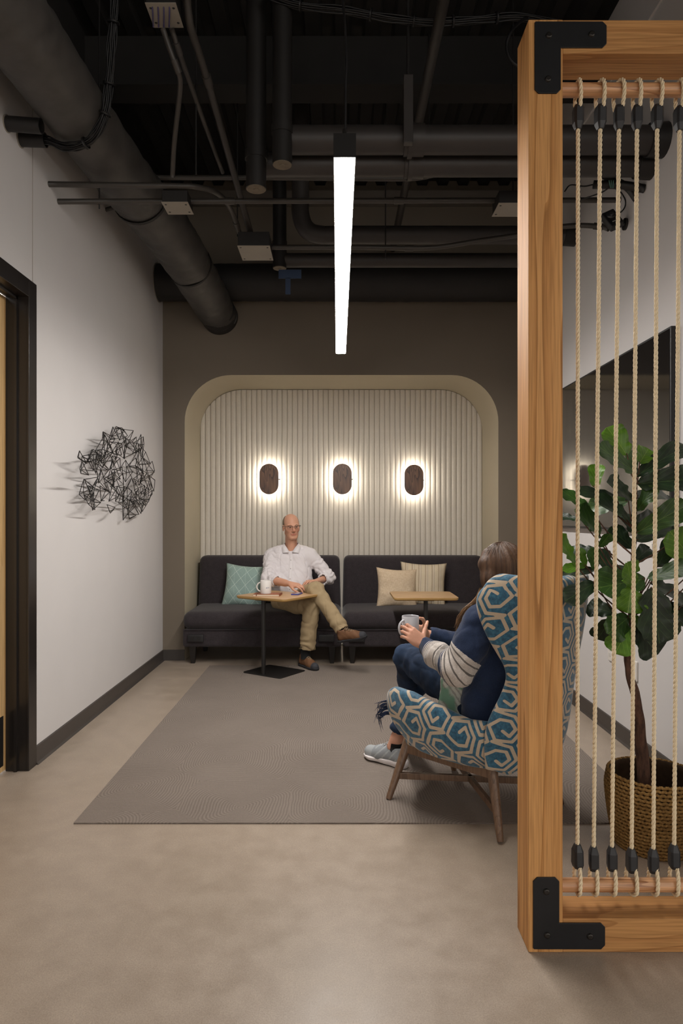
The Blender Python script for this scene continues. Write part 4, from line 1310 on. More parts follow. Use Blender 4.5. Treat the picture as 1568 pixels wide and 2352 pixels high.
leaves = [  # base x,y, tip x,y, width px, kind, depth base, depth tip
    (1440, 1046, 1399, 986, 52, 'b', 0.0, 0.02), (1460, 1085, 1380, 1030, 44, 'm', 0.0, -0.08), (1468, 1064, 1488, 1032, 40, 'b', 0.02, 0.06),
    (1462, 1092, 1572, 1022, 46, 'd', 0.0, 0.05), (1462, 1112, 1586, 1100, 60, 'd', 0.0, -0.06), (1366, 1120, 1370, 1068, 32, 'b', 0.05, 0.08),
    (1452, 1148, 1401, 1110, 46, 'd', 0.0, -0.1), (1356, 1170, 1294, 1130, 32, 'm', 0.03, 0.1), (1412, 1138, 1330, 1128, 26, 'd', 0.0, -0.05),
    (1442, 1150, 1352, 1168, 44, 'm', 0.0, 0.1), (1452, 1199, 1378, 1152, 50, 'd', 0.0, -0.12), (1378, 1232, 1330, 1176, 56, 'm', 0.02, -0.05),
    (1334, 1194, 1284, 1186, 20, 'd', 0.06, 0.12), (1461, 1174, 1500, 1122, 34, 'm', 0.0, -0.05), (1461, 1224, 1572, 1162, 48, 'm', 0.0, -0.1),
    (1461, 1242, 1535, 1203, 42, 'd', 0.0, 0.08), (1508, 1302, 1540, 1246, 38, 'd', 0.03, 0.06), (1600, 1300, 1545, 1228, 66, 'b', 0.0, -0.04),
    (1376, 1256, 1399, 1228, 22, 'm', 0.03, -0.02), (1324, 1300, 1284, 1238, 46, 'b', 0.06, 0.0), (1345, 1298, 1300, 1306, 22, 'b', 0.06, 0.0),
    (1345, 1300, 1331, 1262, 20, 'b', 0.05, 0.06), (1370, 1264, 1312, 1262, 30, 'd', 0.05, 0.12), (1366, 1308, 1357, 1262, 30, 'm', 0.03, 0.0),
    (1400, 1312, 1375, 1264, 38, 'd', 0.02, 0.06), (1367, 1308, 1286, 1316, 24, 'd', 0.05, 0.12), (1480, 1330, 1382, 1348, 72, 'm', 0.0, -0.05),
    (1451, 1350, 1442, 1298, 52, 'b', -0.06, -0.13), (1449, 1350, 1442, 1403, 62, 'b', -0.08, -0.1), (1367, 1338, 1304, 1376, 42, 'd', 0.0, -0.06),
    (1408, 1408, 1352, 1392, 42, 'd', 0.0, 0.06), (1403, 1420, 1374, 1466, 44, 'd', 0.02, 0.08), (1443, 1418, 1402, 1452, 52, 'm', -0.05, -0.12),
    (1444, 1438, 1415, 1496, 54, 'b', -0.06, -0.05), (1494, 1350, 1511, 1466, 92, 'd', -0.08, -0.12), (1460, 1438, 1506, 1498, 64, 'd', -0.02, -0.02),
    (1487, 1328, 1574, 1302, 40, 'm', 0.0, -0.1), (1494, 1338, 1580, 1384, 56, 'd', 0.0, 0.05), (1446, 1410, 1467, 1438, 28, 'b', -0.02, -0.06),
    (1454, 1262, 1405, 1216, 40, 'd', 0.05, 0.12), (1456, 1226, 1440, 1178, 36, 'd', 0.02, 0.1), (1453, 1292, 1490, 1260, 34, 'd', 0.03, 0.1),
    (1590, 1330, 1640, 1270, 60, 'm', 0.0, 0.05), (1590, 1200, 1660, 1180, 60, 'd', 0.0, 0.06), (1500, 1390, 1600, 1430, 60, 'd', 0.0, 0.1),
    (1460, 1140, 1530, 1130, 44, 'd', 0.05, 0.16), (1450, 1330, 1410, 1300, 44, 'd', 0.08, 0.16), (1600, 1360, 1660, 1390, 66, 'm', 0.0, 0.1),
    (1458, 1100, 1448, 1040, 24, 'm', 0.03, 0.05), (1456, 1200, 1500, 1190, 40, 'd', 0.08, 0.16)]
trk = catmull(trunk, 5)
rl = random.Random(3)
for i, (bx, by, tx, ty, wd, kd, db, dt) in enumerate(leaves):
    B = P(bx, by, TD + db); Tt = P(tx, ty, TD + dt)
    nrm = np.array([rl.uniform(-0.35, 0.35), -1.0 + rl.uniform(-0.1, 0.3), rl.uniform(0.15, 0.75)])
    if kd == 'b': nrm[2] += 0.2
    wid = wd * TD / FPX * 1.24
    Tt = B + (Tt - B) * 1.1
    V, F, uv = leaf_geo(B, Tt, wid, nrm, rl.uniform(0.05, 0.4), rl.uniform(-0.1, 0.28), 100 + i)
    o = obj('leaf', (V, F), LM[kd], tree, smooth=True)
    at = o.data.attributes.new('leafuv', 'FLOAT_VECTOR', 'POINT'); at.data.foreach_set('vector', uv.astype(np.float32).ravel())
    # stalk back to the trunk
    j = np.argmin(np.linalg.norm(trk - (B + np.array([0, 0, -0.10 - 0.5 * abs(B[0] - trk[60][0])])), axis=1))
    q = trk[min(j, len(trk) - 1)]
    m_ = (q * 0.45 + B * 0.55) + np.array([0, 0, -0.02])
    if np.linalg.norm(q - B) > 0.01:
        obj('stalk', tube([q, m_, B, B + (Tt - B) * 0.06], [0.0038, 0.0030, 0.0024, 0.0018], 7, 5), M['bark'], tree, smooth=True)

# ================================================================== PATTERNED WING CHAIR
CH = (0.67, 3.35)
chr_ = thing('wing_chair', 'blue and cream fret-patterned wing chair on splayed walnut legs', 'armchair', (CH[0], CH[1], 0), PI / 4)
# own frame: +x the sitter's right, +y forward
def fret(uv):
    """distance from each point (metres on the cloth) to the nearest cream line"""
    uv = np.asarray(uv)
    px_, py_ = 0.1155, 0.1335
    hexa = [(math.cos(math.radians(120 - 60 * k)), math.sin(math.radians(120 - 60 * k))) for k in range(12)]
    rad = [0.082, 0.064, 0.063, 0.063, 0.063, 0.061, 0.040, 0.038, 0.038, 0.037, 0.015]
    spi = np.array([(r * hexa[k % 6][0] * 0.98, r * hexa[k % 6][1]) for k, r in enumerate(rad)])
    spi2 = -spi
    best = np.full(len(uv), 9.0)
    ci = np.floor(uv[:, 0] / px_ + 0.5).astype(int)
    for di in (-1, 0, 1):
        i = ci + di
        offy = (np.mod(i, 2)) * py_ / 2
        cj = np.floor((uv[:, 1] - offy) / py_ + 0.5).astype(int)
        for dj in (-1, 0, 1):
            j = cj + dj
            lx = uv[:, 0] - i * px_; ly = uv[:, 1] - offy - j * py_
            flip = np.mod(i, 2) == 1
            lx = np.where(flip, -lx, lx); ly = np.where(flip, -ly, ly)
            near = (np.abs(lx) < 0.11) & (np.abs(ly) < 0.11)
            if not near.any(): continue
            x, y = lx[near], ly[near]
            b = np.full(x.shape, 9.0)
            for k in range(len(spi) - 1):
                a = spi[k]; e = spi[k + 1] - a
                t = np.clip(((x - a[0]) * e[0] + (y - a[1]) * e[1]) / (e @ e), 0, 1)
                b = np.minimum(b, np.hypot(x - a[0] - t * e[0], y - a[1] - t * e[1]))
            best[near] = np.minimum(best[near], b)
    return best
def mat_fret():
    k = N('fret_velvet')
    a = k.n('ShaderNodeAttribute', attribute_name='pat')
    v = k.coord()
    f = k.noise(v, 60, 4, 0.75); g = k.noise(v, 420, 2, 0.6)
    on = k.math('LESS_THAN', a.outputs['Fac'], 0.0064)
    blue = k.ramp(f, [(0.28, srgb('#153a4f')), (0.5, srgb('#285a75')), (0.72, srgb('#447a93'))])
    cream = k.ramp(g, [(0.3, srgb('#b0a08b')), (0.7, srgb('#beaf9b'))])
    k.set(base=k.mix(on, blue, cream), rough=k.math('MULTIPLY_ADD', on, 0.25), spec=0.35, sheen=0.3)
    k.b.inputs['Roughness'].links[0].from_node.inputs[2].default_value = 0.6
    k.bump(k.math('ADD', k.math('MULTIPLY', on, -1.0), k.math('MULTIPLY', g, 0.3)), 0.35, 0.002)
    return k.m
M['fret'] = mat_fret()
def sheet(S, nu, nv, thick, name, parent, flip=False, uvo=(0, 0), uvf=None, rim=5):
    """closed padded sheet around the surface S(u, v)"""
    u = np.linspace(-1, 1, nu); v = np.linspace(0, 1, nv)
    U, Vv = np.meshgrid(u, v, indexing='ij')
    C = S(U, Vv)
    du = np.gradient(C, axis=0); dv = np.gradient(C, axis=1)
    n = np.cross(du, dv); n /= np.maximum(np.linalg.norm(n, axis=-1, keepdims=True), 1e-9)
    if flip: n = -n
    # pad thins out to nothing at the edges (rounded roll)
    lu = np.cumsum(np.linalg.norm(du, axis=-1), axis=0); lv = np.cumsum(np.linalg.norm(dv, axis=-1), axis=1)
    eu = np.minimum(lu, lu[-1:] - lu); ev = np.minimum(lv, lv[:, -1:] - lv)
    e = np.minimum(eu, ev)
    k = np.clip(e / (thick * 0.5), 0, 1)
    h = thick / 2 * np.sqrt(np.clip(1 - (1 - k) ** 2, 0, 1))
    A = C + n * h[..., None]; B = C - n * h[..., None]
    f = grid_faces(nu, nv)
    V = np.vstack([A.reshape(-1, 3), B.reshape(-1, 3)])
    ib = np.arange(nu * nv).reshape(nu, nv) + nu * nv
    ia = np.arange(nu * nv).reshape(nu, nv)
    for sl in ((0, slice(None)), (-1, slice(None)), (slice(None), 0), (slice(None), -1)): ib[sl] = ia[sl]
    F = np.vstack([f, ib.ravel()[f][:, ::-1]])
    if flip: F = F[:, ::-1]
    for _ in range(14):
        acc = np.zeros_like(V); cn = np.zeros(len(V))
        for a_, b_ in ((0, 1), (1, 2), (2, 3), (3, 0)):
            np.add.at(acc, F[:, a_], V[F[:, b_]]); np.add.at(acc, F[:, b_], V[F[:, a_]]); np.add.at(cn, F[:, a_], 1); np.add.at(cn, F[:, b_], 1)
        V = np.where(cn[:, None] > 0, V + 0.6 * (acc / np.maximum(cn, 1)[:, None] - V), V)
    used = np.unique(F); re_ = np.full(len(V), -1); re_[used] = np.arange(len(used))
    o = obj(name, (V[used], re_[F]), M['fret'], parent, smooth=True, world=False)
    mid = nu // 2
    uv = np.stack([lu - lu[mid:mid + 1], lv], -1).reshape(-1, 2) if uvf is None else uvf(C).reshape(-1, 2)
    uv = np.vstack([uv, uv]) + np.array(uvo)
    uv = uv.astype(float)
    at = o.data.attributes.new('pat', 'FLOAT', 'POINT'); at.data.foreach_set('value', fret(uv[used]).astype(np.float32))
    return o
def zt_(v): return 0.285 + 0.865 * v
ZK = [0.285, 0.40, 0.51, 0.60, 0.735, 0.85, 0.95, 1.05, 1.10, 1.13, 1.15]
EX = [0.235, 0.256, 0.257, 0.228, 0.211, 0.276, 0.320, 0.342, 0.334, 0.308, 0.250]
EY = [-0.215, -0.215, -0.23, -0.275, -0.318, -0.275, -0.238, -0.222, -0.23, -0.268, -0.345]
CY = [-0.345, -0.385, -0.405, -0.42, -0.44, -0.455, -0.465, -0.475, -0.48, -0.482, -0.484]
def smooth_interp(z, zs, vs):
    a = np.interp(z, zs, vs)
    for d in (-0.06, -0.045, -0.03, -0.015, 0.015, 0.03, 0.045, 0.06): a = a + np.interp(np.clip(z + d * np.clip((1.15 - z) / 0.06, 0.15, 1), zs[0], zs[-1]), zs, vs)
    return a / 9
def S_back(U, Vv):
    z = zt_(Vv)
    ex = smooth_interp(z, ZK, EX); ey = smooth_interp(z, ZK, EY); cy = smooth_interp(z, ZK, CY)
    au = np.abs(U)
    x = ex * np.sign(U) * (1 - (1 - au) ** 1.35)
    y = cy + (ey - cy) * au ** 3.0
    return np.stack([x, y, z], -1)
sheet(S_back, 230, 260, 0.075, 'back_shell', chr_, flip=True, uvo=(0.03, 0.05))
def make_arm(sg):
    def S_arm(U, Vv):
        t = (U + 1) / 2            # 0 rear, 1 front
        xb = np.interp(t, [0, 0.25, 0.5, 0.75, 0.92, 1.0], [0.225, 0.275, 0.305, 0.310, 0.290, 0.262])
        y = -0.235 + 0.525 * t
        zr = np.interp(t, [0, 0.15, 0.4, 0.7, 0.9, 1.0], [0.50, 0.50, 0.545, 0.585, 0.585, 0.545])
        zb = np.interp(t, [0, 0.3, 0.7, 0.9, 1.0], [0.285, 0.285, 0.298, 0.325, 0.40])
        z = zb + (zr - zb) * Vv
        x = xb + 0.032 * np.sin(PI * Vv) - 0.07 * (1 - Vv) ** 2
        y = y - 0.05 * (1 - Vv) ** 2 * t + 0.0 * Vv
        return np.stack([sg * x, y, z], -1)
    return S_arm
sheet(make_arm(-1), 190, 110, 0.075, 'arm_shell', chr_, flip=True, uvo=(0.05, 0.02))
sheet(make_arm(1), 190, 110, 0.075, 'arm_shell', chr_, flip=False, uvo=(0.01, 0.06))
def pad(name, size, r, c, puff):
    V, F = round_box(size, r, 40, puff, c)
    o = obj(name, (V, F), M['fret'], chr_, smooth=True, world=False)
    at = o.data.attributes.new('pat', 'FLOAT', 'POINT'); at.data.foreach_set('value', fret(V[:, :2]).astype(np.float32))
pad('seat_cushion', (0.46, 0.60, 0.13), 0.05, (0, -0.005, 0.365), (0, 0, 0.02))
pad('seat_pan', (0.44, 0.60, 0.06), 0.03, (0, -0.03, 0.30), (0, 0, 0))
# legs: bottoms as the photo shows them, tops under the pan
def to_local(p):
    d = np.array([p[0] - CH[0], p[1] - CH[1]])
    c = math.cos(-PI / 4); s = math.sin(-PI / 4)
    return np.array([c * d[0] - s * d[1], s * d[0] + c * d[1]])
fl_b = to_local((0.252, 3.377)); rl_b = to_local((0.699, 2.930))
fl_t = to_local((0.362, 3.452)); rl_t = to_local((0.690, 3.055))
legs = {}
for sgn in (1, -1):
    for nm, b, tp in (('f', fl_b, fl_t), ('r', rl_b, rl_t)):
        bb = np.array([b[0] * sgn, b[1], 0.008]); tt = np.array([tp[0] * sgn, tp[1], 0.285])
        legs[(nm, sgn)] = (bb, tt)
        obj('leg', tube([bb, bb + (tt - bb) * 0.04, tt], [0.0135, 0.0155, 0.026], 16), M['chair_wood'], chr_, world=False, auto=40)
def on_leg(k, z):
    b, t = legs[k]; return b + (t - b) * (z - b[2]) / (t[2] - b[2])
def bar(a, b, w_, h_):
    a = np.array(a); b = np.array(b); d = b - a; L = np.linalg.norm(d); d /= L
    s = np.cross(d, (0, 0, 1.0)); s /= np.linalg.norm(s); u = np.cross(s, d)
    V = [p + s * i * w_ / 2 + u * j * h_ / 2 for p in (a, b) for i, j in ((-1, -1), (1, -1), (1, 1), (-1, 1))]
    F = [(0, 1, 2, 3), (7, 6, 5, 4)] + [(i, i + 4, (i + 1) % 4 + 4, (i + 1) % 4) for i in range(4)]
    return np.array(V), F
for sgn in (1, -1):
    obj('cross_stretcher', bar(on_leg(('f', sgn), 0.115), on_leg(('r', -sgn), 0.115), 0.022, 0.030), M['chair_wood'], chr_, world=False, bevel=0.002)
    obj('side_rail', bar(on_leg(('f', sgn), 0.245), on_leg(('r', sgn), 0.262), 0.024, 0.052), M['chair_wood'], chr_, world=False, bevel=0.002)
obj('front_rail', bar(on_leg(('f', 1), 0.25), on_leg(('f', -1), 0.25), 0.024, 0.05), M['chair_wood'], chr_, world=False, bevel=0.002)
# ================================================================== PEOPLE
# bodies and clothes are grown as smooth solids on a grid and skinned
class Field:
    def __init__(s, lo, hi, h, fine=()):
        s.ax = []
        for k in range(3):
            stops = [(lo[k], hi[k], h)]
            pts = [lo[k]]
            while pts[-1] < hi[k]:
                st = h
                for (ka, a, b, hh) in fine:
                    if ka == k and a <= pts[-1] <= b: st = min(st, hh)
                pts.append(pts[-1] + st)
            s.ax.append(np.array(pts, dtype=np.float32))
        s.F = np.full([len(a) for a in s.ax], 0.3, dtype=np.float32)
    def loc(s, lo, hi):
        sl = []
        for k in range(3):
            a = max(0, np.searchsorted(s.ax[k], lo[k]) - 1); b = min(len(s.ax[k]), np.searchsorted(s.ax[k], hi[k]) + 1)
            if b <= a: return None
            sl.append(slice(a, b))
        sl = tuple(sl)
        return sl, s.ax[0][sl[0]][:, None, None], s.ax[1][sl[1]][None, :, None], s.ax[2][sl[2]][None, None, :]
    def put(s, sl, d, k, op):
        f = s.F[sl]
        if op == 'sub': d = -d; f2 = -f; d2 = -d; a, b = f2, d2
        else: a, b = f, d
        if op == 'int': a, b = -f, -d
        if k > 0:
            hh = np.maximum(k - np.abs(a - b), 0) / k
            r = np.minimum(a, b) - hh * hh * k * 0.25
        else: r = np.minimum(a, b)
        s.F[sl] = -r if op in ('sub', 'int') else r
    def cap(s, a, b, ra, rb=None, k=0.02, op='add'):
        rb = ra if rb is None else rb
        a = np.array(a, dtype=np.float32); b = np.array(b, dtype=np.float32)
        m = max(ra, rb) + k + 0.03
        q = s.loc(np.minimum(a, b) - m, np.maximum(a, b) + m)
        if q is None: return s
        sl, X, Y, Z = q
        ba = b - a; L2 = max(float(ba @ ba), 1e-9)
        t = np.clip(((X - a[0]) * ba[0] + (Y - a[1]) * ba[1] + (Z - a[2]) * ba[2]) / L2, 0, 1)
        d = np.sqrt((X - a[0] - t * ba[0]) ** 2 + (Y - a[1] - t * ba[1]) ** 2 + (Z - a[2] - t * ba[2]) ** 2) - (ra + (rb - ra) * t)
        s.put(sl, d, k, op); return s
    def chain(s, pts, rs, k=0.02, op='add'):
        for i in range(len(pts) - 1): s.cap(pts[i], pts[i + 1], rs[i], rs[i + 1], k, op)
        return s
    def ell(s, c, r, R=None, k=0.02, op='add'):
        c = np.array(c, dtype=np.float32); r = np.array(r, dtype=np.float32)
        m = float(r.max()) + k + 0.03
        q = s.loc(c - m, c + m)
        if q is None: return s
        sl, X, Y, Z = q
        x, y, z = X - c[0], Y - c[1], Z - c[2]
        if R is not None:
            R = np.array(R, dtype=np.float32)   # columns: own axes in the world
            x, y, z = x * R[0, 0] + y * R[1, 0] + z * R[2, 0], x * R[0, 1] + y * R[1, 1] + z * R[2, 1], x * R[0, 2] + y * R[1, 2] + z * R[2, 2]
        k0 = np.sqrt((x / r[0]) ** 2 + (y / r[1]) ** 2 + (z / r[2]) ** 2)
        k1 = np.sqrt((x / r[0] ** 2) ** 2 + (y / r[1] ** 2) ** 2 + (z / r[2] ** 2) ** 2)
        d = k0 * (k0 - 1) / np.maximum(k1, 1e-6)
        s.put(sl, d, k, op); return s
    def plane(s, p, n, k=0.0):
        """keep the side the normal points away from"""
        n = np.array(n, dtype=np.float32); n = n / np.linalg.norm(n)
        X, Y, Z = s.ax[0][:, None, None], s.ax[1][None, :, None], s.ax[2][None, None, :]
        d = (X - p[0]) * n[0] + (Y - p[1]) * n[1] + (Z - p[2]) * n[2]
        s.F = np.maximum(s.F, d.astype(np.float32)); return s
    def cut_half(s, p, n, reach):
        """cut away, within reach of p, what lies on the normal's side"""
        n = np.array(n, dtype=np.float32); n = n / np.linalg.norm(n); p = np.array(p, dtype=np.float32)
        q = s.loc(p - reach, p + reach)
        if q is None: return s
        sl, X, Y, Z = q
        d = (X - p[0]) * n[0] + (Y - p[1]) * n[1] + (Z - p[2]) * n[2]
        rr = np.sqrt((X - p[0]) ** 2 + (Y - p[1]) ** 2 + (Z - p[2]) ** 2) - reach * 0.92
        s.F[sl] = np.maximum(s.F[sl], np.minimum(d, -rr)); return s
    def mesh(s):
        F = s.F; ax = s.ax
        S = F < 0
        nx, ny, nz = F.shape
        cnt = np.zeros((nx - 1, ny - 1, nz - 1), dtype=np.int8)
        for dx in (0, 1):
            for dy in (0, 1):
                for dz in (0, 1):
                    cnt += S[dx:nx - 1 + dx, dy:ny - 1 + dy, dz:nz - 1 + dz]
        cells = np.argwhere((cnt > 0) & (cnt < 8))
        idx = np.full(cnt.shape, -1, dtype=np.int32)
        idx[cells[:, 0], cells[:, 1], cells[:, 2]] = np.arange(len(cells))
        acc = np.zeros((len(cells), 3)); num = np.zeros(len(cells))
        for axk in range(3):
            o1, o2 = [(1, 2), (0, 2), (0, 1)][axk]
            for a in (0, 1):
                for b in (0, 1):
                    c0 = cells.copy(); c0[:, o1] += a; c0[:, o2] += b
                    c1 = c0.copy(); c1[:, axk] += 1
                    f0 = F[c0[:, 0], c0[:, 1], c0[:, 2]]; f1 = F[c1[:, 0], c1[:, 1], c1[:, 2]]
                    x = (f0 < 0) != (f1 < 0)
                    t = np.where(x, f0 / np.where(x, f0 - f1, 1), 0)
                    p = np.stack([ax[j][c0[:, j]] for j in range(3)], 1).astype(float)
                    p[:, axk] += t * (ax[axk][c1[:, axk]] - ax[axk][c0[:, axk]])
                    acc += p * x[:, None]; num += x
        V = acc / num[:, None]
        quads = []
        for axk in range(3):
            o1, o2 = [(1, 2), (2, 0), (0, 1)][axk]
            s0 = [slice(None)] * 3; s1 = [slice(None)] * 3
            s0[axk] = slice(0, -1); s1[axk] = slice(1, None)
            ch = S[tuple(s0)] != S[tuple(s1)]
            e = np.argwhere(ch)
            ok = (e[:, o1] > 0) & (e[:, o2] > 0) & (e[:, o1] < F.shape[o1] - 1) & (e[:, o2] < F.shape[o2] - 1)
            e = e[ok]
            def cell(da, db):
                c = e.copy(); c[:, o1] += da; c[:, o2] += db
                return idx[c[:, 0], c[:, 1], c[:, 2]]
            q = np.stack([cell(-1, -1), cell(0, -1), cell(0, 0), cell(-1, 0)], 1)
            inside_first = S[e[:, 0], e[:, 1], e[:, 2]]
            q[~inside_first] = q[~inside_first][:, ::-1]
            quads.append(q)
        Q = np.vstack(quads)
        return V, Q[(Q >= 0).all(1)]

def relax(V, F, it=2, lam=0.5):
    for _ in range(it):
        acc = np.zeros_like(V); n = np.zeros(len(V))
        for a, b in ((0, 1), (1, 2), (2, 3), (3, 0)):
            np.add.at(acc, F[:, a], V[F[:, b]]); np.add.at(acc, F[:, b], V[F[:, a]])
            np.add.at(n, F[:, a], 1); np.add.at(n, F[:, b], 1)
        V = V + lam * (acc / np.maximum(n, 1)[:, None] - V)
    return V
def normals(V, F):
    n = np.cross(V[F[:, 2]] - V[F[:, 0]], V[F[:, 3]] - V[F[:, 1]])
    N_ = np.zeros_like(V)
    for k in range(4): np.add.at(N_, F[:, k], n)
    return N_ / np.maximum(np.linalg.norm(N_, axis=1, keepdims=True), 1e-12)
def grown(name, fld, mat, parent, color=None, it=1, wrinkle=None):
    V, F = fld.mesh()
    if it: V = relax(V, F, it)
    if wrinkle is not None: V = V + normals(V, F) * wrinkle(V)[:, None]
    o = obj(name, (V, F), mat, parent, smooth=True)
    if color is not None:
        c = color(V)
        at = o.data.attributes.new('Col', 'FLOAT_COLOR', 'POINT')
        at.data.foreach_set('color', np.hstack([c, np.ones((len(c), 1))]).astype(np.float32).ravel())
    return o
def creases(V, sc, seed, amp, warp=0.35):
    q = V * np.array(sc)
    q = q + warp * np.stack([noise3(q * 0.7 + 11, seed), noise3(q * 0.7 + 23, seed + 1), noise3(q * 0.7 + 37, seed + 2)], 1)
    n = noise3(q, seed + 3)
    return -amp * np.clip(1 - np.abs(n) * 4.0, 0, 1) ** 1.5 + amp * 0.5 * n
def lerpc(a, b, t):
    t = np.clip(t, 0, 1)[:, None]
    return np.array(a)[None] * (1 - t) + np.array(b)[None] * t
def seg_t(V, a, b):
    a = np.array(a); b = np.array(b); e = b - a
    t = (V - a) @ e / (e @ e)
    d = np.linalg.norm(V - a - np.clip(t, 0, 1)[:, None] * e, axis=1)
    return t, d
def unit(v):
    v = np.array(v, dtype=float); return v / np.linalg.norm(v)

def hand(f, wrist, d, n, s, curls, thumb, size=1.0, spread=0.0, r0=0.0088):
    """d along the hand, n back of the hand, s towards the thumb; curls: three angles for each finger"""
    d, n, s = unit(d), unit(n), unit(s)
    w = np.array(wrist, dtype=float)
    tips = []
    kn = []
    for k, off in enumerate((0.030, 0.010, -0.010, -0.029)):
        ln = (0.086, 0.090, 0.085, 0.077)[k]
        p = w + d * ln * size + s * off * size + n * (-0.002 * abs(k - 1.2)) * size
        kn.append(p)
        f.cap(w + s * off * 0.55 * size + d * 0.01, p, 0.0145 * size, 0.0112 * size, 0.012)
    f.ell(w + d * 0.045 * size - n * 0.006, (0.040 * size, 0.048 * size, 0.015 * size), np.stack([s, d, n], 1), 0.012)
    lens = ((0.043, 0.026, 0.021), (0.047, 0.030, 0.022), (0.043, 0.028, 0.021), (0.034, 0.021, 0.019))
    for k in range(4):
        p = kn[k]; ang = 0.0
        dd = unit(d + s * spread * (1.2 - k) * 0.5)
        rr = r0 * (1, 1.03, 0.98, 0.86)[k] * size
        for j in range(3):
            ang += curls[k][j]
            v = dd * math.cos(ang) - n * math.sin(ang)
            q = p + v * lens[k][j] * size
            f.cap(p, q, rr * (1.12 - 0.1 * j), rr * (1.02 - 0.12 * j), 0.003 if j else 0.006)
            p = q
        tips.append(p)
    b = w + d * 0.022 * size + s * 0.026 * size - n * 0.008 * size
    p = b
    for j, (v, ln) in enumerate(zip(thumb, (0.046, 0.034, 0.027))):
        q = p + unit(v) * ln * size
        f.cap(p, q, (0.0145, 0.0105, 0.0095)[j] * size, (0.011, 0.0095, 0.0078)[j] * size, 0.012 if j == 0 else 0.004)
        p = q
    return kn, tips

def head(f, c, R, size=1.0, female=False):
    """c centre of the head, R columns: right, forward, up"""
    def L(x, y, z): return np.array(c) + R @ (np.array([x, y, z]) * size)
    def E(x, y, z, r, k=0.02, op='add'): f.ell(L(x, y, z), np.array(r) * size, R, k * size, op)
    def C(a, b, ra, rb, k=0.01, op='add'): f.cap(L(*a), L(*b), ra * size, rb * size, k * size, op)
    E(0, -0.014, 0.035, (0.0755, 0.096, 0.086), 0.0)
    E(0, 0.028, -0.020, (0.066, 0.066, 0.085), 0.03)
    E(0, 0.040, -0.078, (0.042, 0.046, 0.040), 0.03)
    C((-0.013, 0.072, -0.105), (0.013, 0.072, -0.105), 0.016, 0.016, 0.02)
    for s in (-1, 1):
        C((s * 0.047, 0.0, -0.062), (s * 0.022, 0.062, -0.099), 0.017, 0.014, 0.025)
        E(s * 0.045, 0.062, -0.026, (0.021, 0.02, 0.018), 0.02)
        E(s * 0.031, 0.106, 0.000, (0.017, 0.016, 0.0115), 0.012, 'sub')
        C((s * 0.014, 0.090, 0.017), (s * 0.046, 0.080, 0.020), 0.0085, 0.0065, 0.012)
        E(s * 0.0775, -0.008, -0.012, (0.0085, 0.019, 0.031), 0.006)
        E(s * 0.0835, -0.003, -0.012, (0.006, 0.010, 0.019), 0.004, 'sub')
        E(s * 0.0125, 0.100, -0.038, (0.0085, 0.010, 0.0075), 0.006)
    for s in (-1, 1):
        f.chain([L(s * 0.018, 0.0915, 0.0035), L(s * 0.030, 0.0965, 0.0085), L(s * 0.045, 0.0865, 0.0045)], [0.0032 * size, 0.0042 * size, 0.0030 * size], 0.004 * size)
        f.chain([L(s * 0.019, 0.0905, -0.0045), L(s * 0.031, 0.0945, -0.0090), L(s * 0.044, 0.0855, -0.0050)], [0.003 * size] * 3, 0.005 * size)
    C((0, 0.090, 0.012), (0, 0.112, -0.030), 0.0075, 0.0115, 0.008)
    E(0, 0.110, -0.034, (0.011, 0.011, 0.009), 0.006)
    C((-0.020, 0.088, -0.0635), (0.020, 0.088, -0.0635), 0.0065, 0.0065, 0.006)
    C((-0.014, 0.089, -0.075), (0.014, 0.089, -0.075), 0.0065, 0.0065, 0.008)
    f.chain([L(-0.027, 0.087, -0.0655), L(-0.012, 0.0985, -0.0695), L(0.012, 0.0985, -0.0695), L(0.027, 0.087, -0.0655)], [0.0028 * size] * 4, 0.003 * size, 'sub')
    return L
def eyes(parent, L, R, size, iris, name='eye'):
    for s in (-1, 1):
        V, F = lathe([(0.0001, -1.0)] + [(math.sin(a), -math.cos(a)) for a in np.linspace(0.2, PI - 0.2, 12)] + [(0.0001, 1.0)], 16)
        V = V * 0.0118 * size
        c = L(s * 0.0310, 0.0832, 0.0005)
        o = obj(name, (V + c, F), plain('eye_white', '#9c8f88', 0.3), parent, smooth=True)
        V, F = lathe([(0.0001, 0.0006), (0.0026, 0.0006), (0.0052, 0.0)], 14)
        g = unit(np.array([s * 0.03, 1.0, -0.08]))
        Vl = np.stack([V[:, 0], V[:, 2] + 0.0113, V[:, 1]], 1) * size
        obj('iris', (Vl @ R.T + c, F), plain('iris', iris, 0.2), o, smooth=True)

def skin_color(V, L, R, size, base, red):
    c = np.tile(np.array(base), (len(V), 1))
    n = noise3(V * 38, 4) * 0.5 + noise3(V * 90, 6) * 0.3
    c = c * (1 + 0.06 * n[:, None])
    loc = (V - L(0, 0, 0)) @ R / size
    lips = np.exp(-(((loc[:, 0]) / 0.026) ** 4 + ((loc[:, 2] + 0.0695) / 0.0095) ** 4)) * (loc[:, 1] > 0.07)
    c = lerp_rows(c, red, lips * 0.8)
    for s in (-1, 1):
        ch = np.exp(-(((loc[:, 0] - s * 0.045) / 0.022) ** 2 + ((loc[:, 2] + 0.03) / 0.022) ** 2)) * (loc[:, 1] > 0.03)
        c = lerp_rows(c, red, ch * 0.25)
    nz = np.exp(-((loc[:, 0] / 0.016) ** 2 + ((loc[:, 2] + 0.03) / 0.016) ** 2)) * (loc[:, 1] > 0.09)
    return lerp_rows(c, red, nz * 0.3)
def lerp_rows(c, b, t):
    t = np.clip(t, 0, 1)[:, None]
    return c * (1 - t) + np.array(b)[None] * t
SKIN = mat_attr('skin', rough=0.52, spec=0.35, bumps=(260, 0.08, 0.03), sss=0.12)

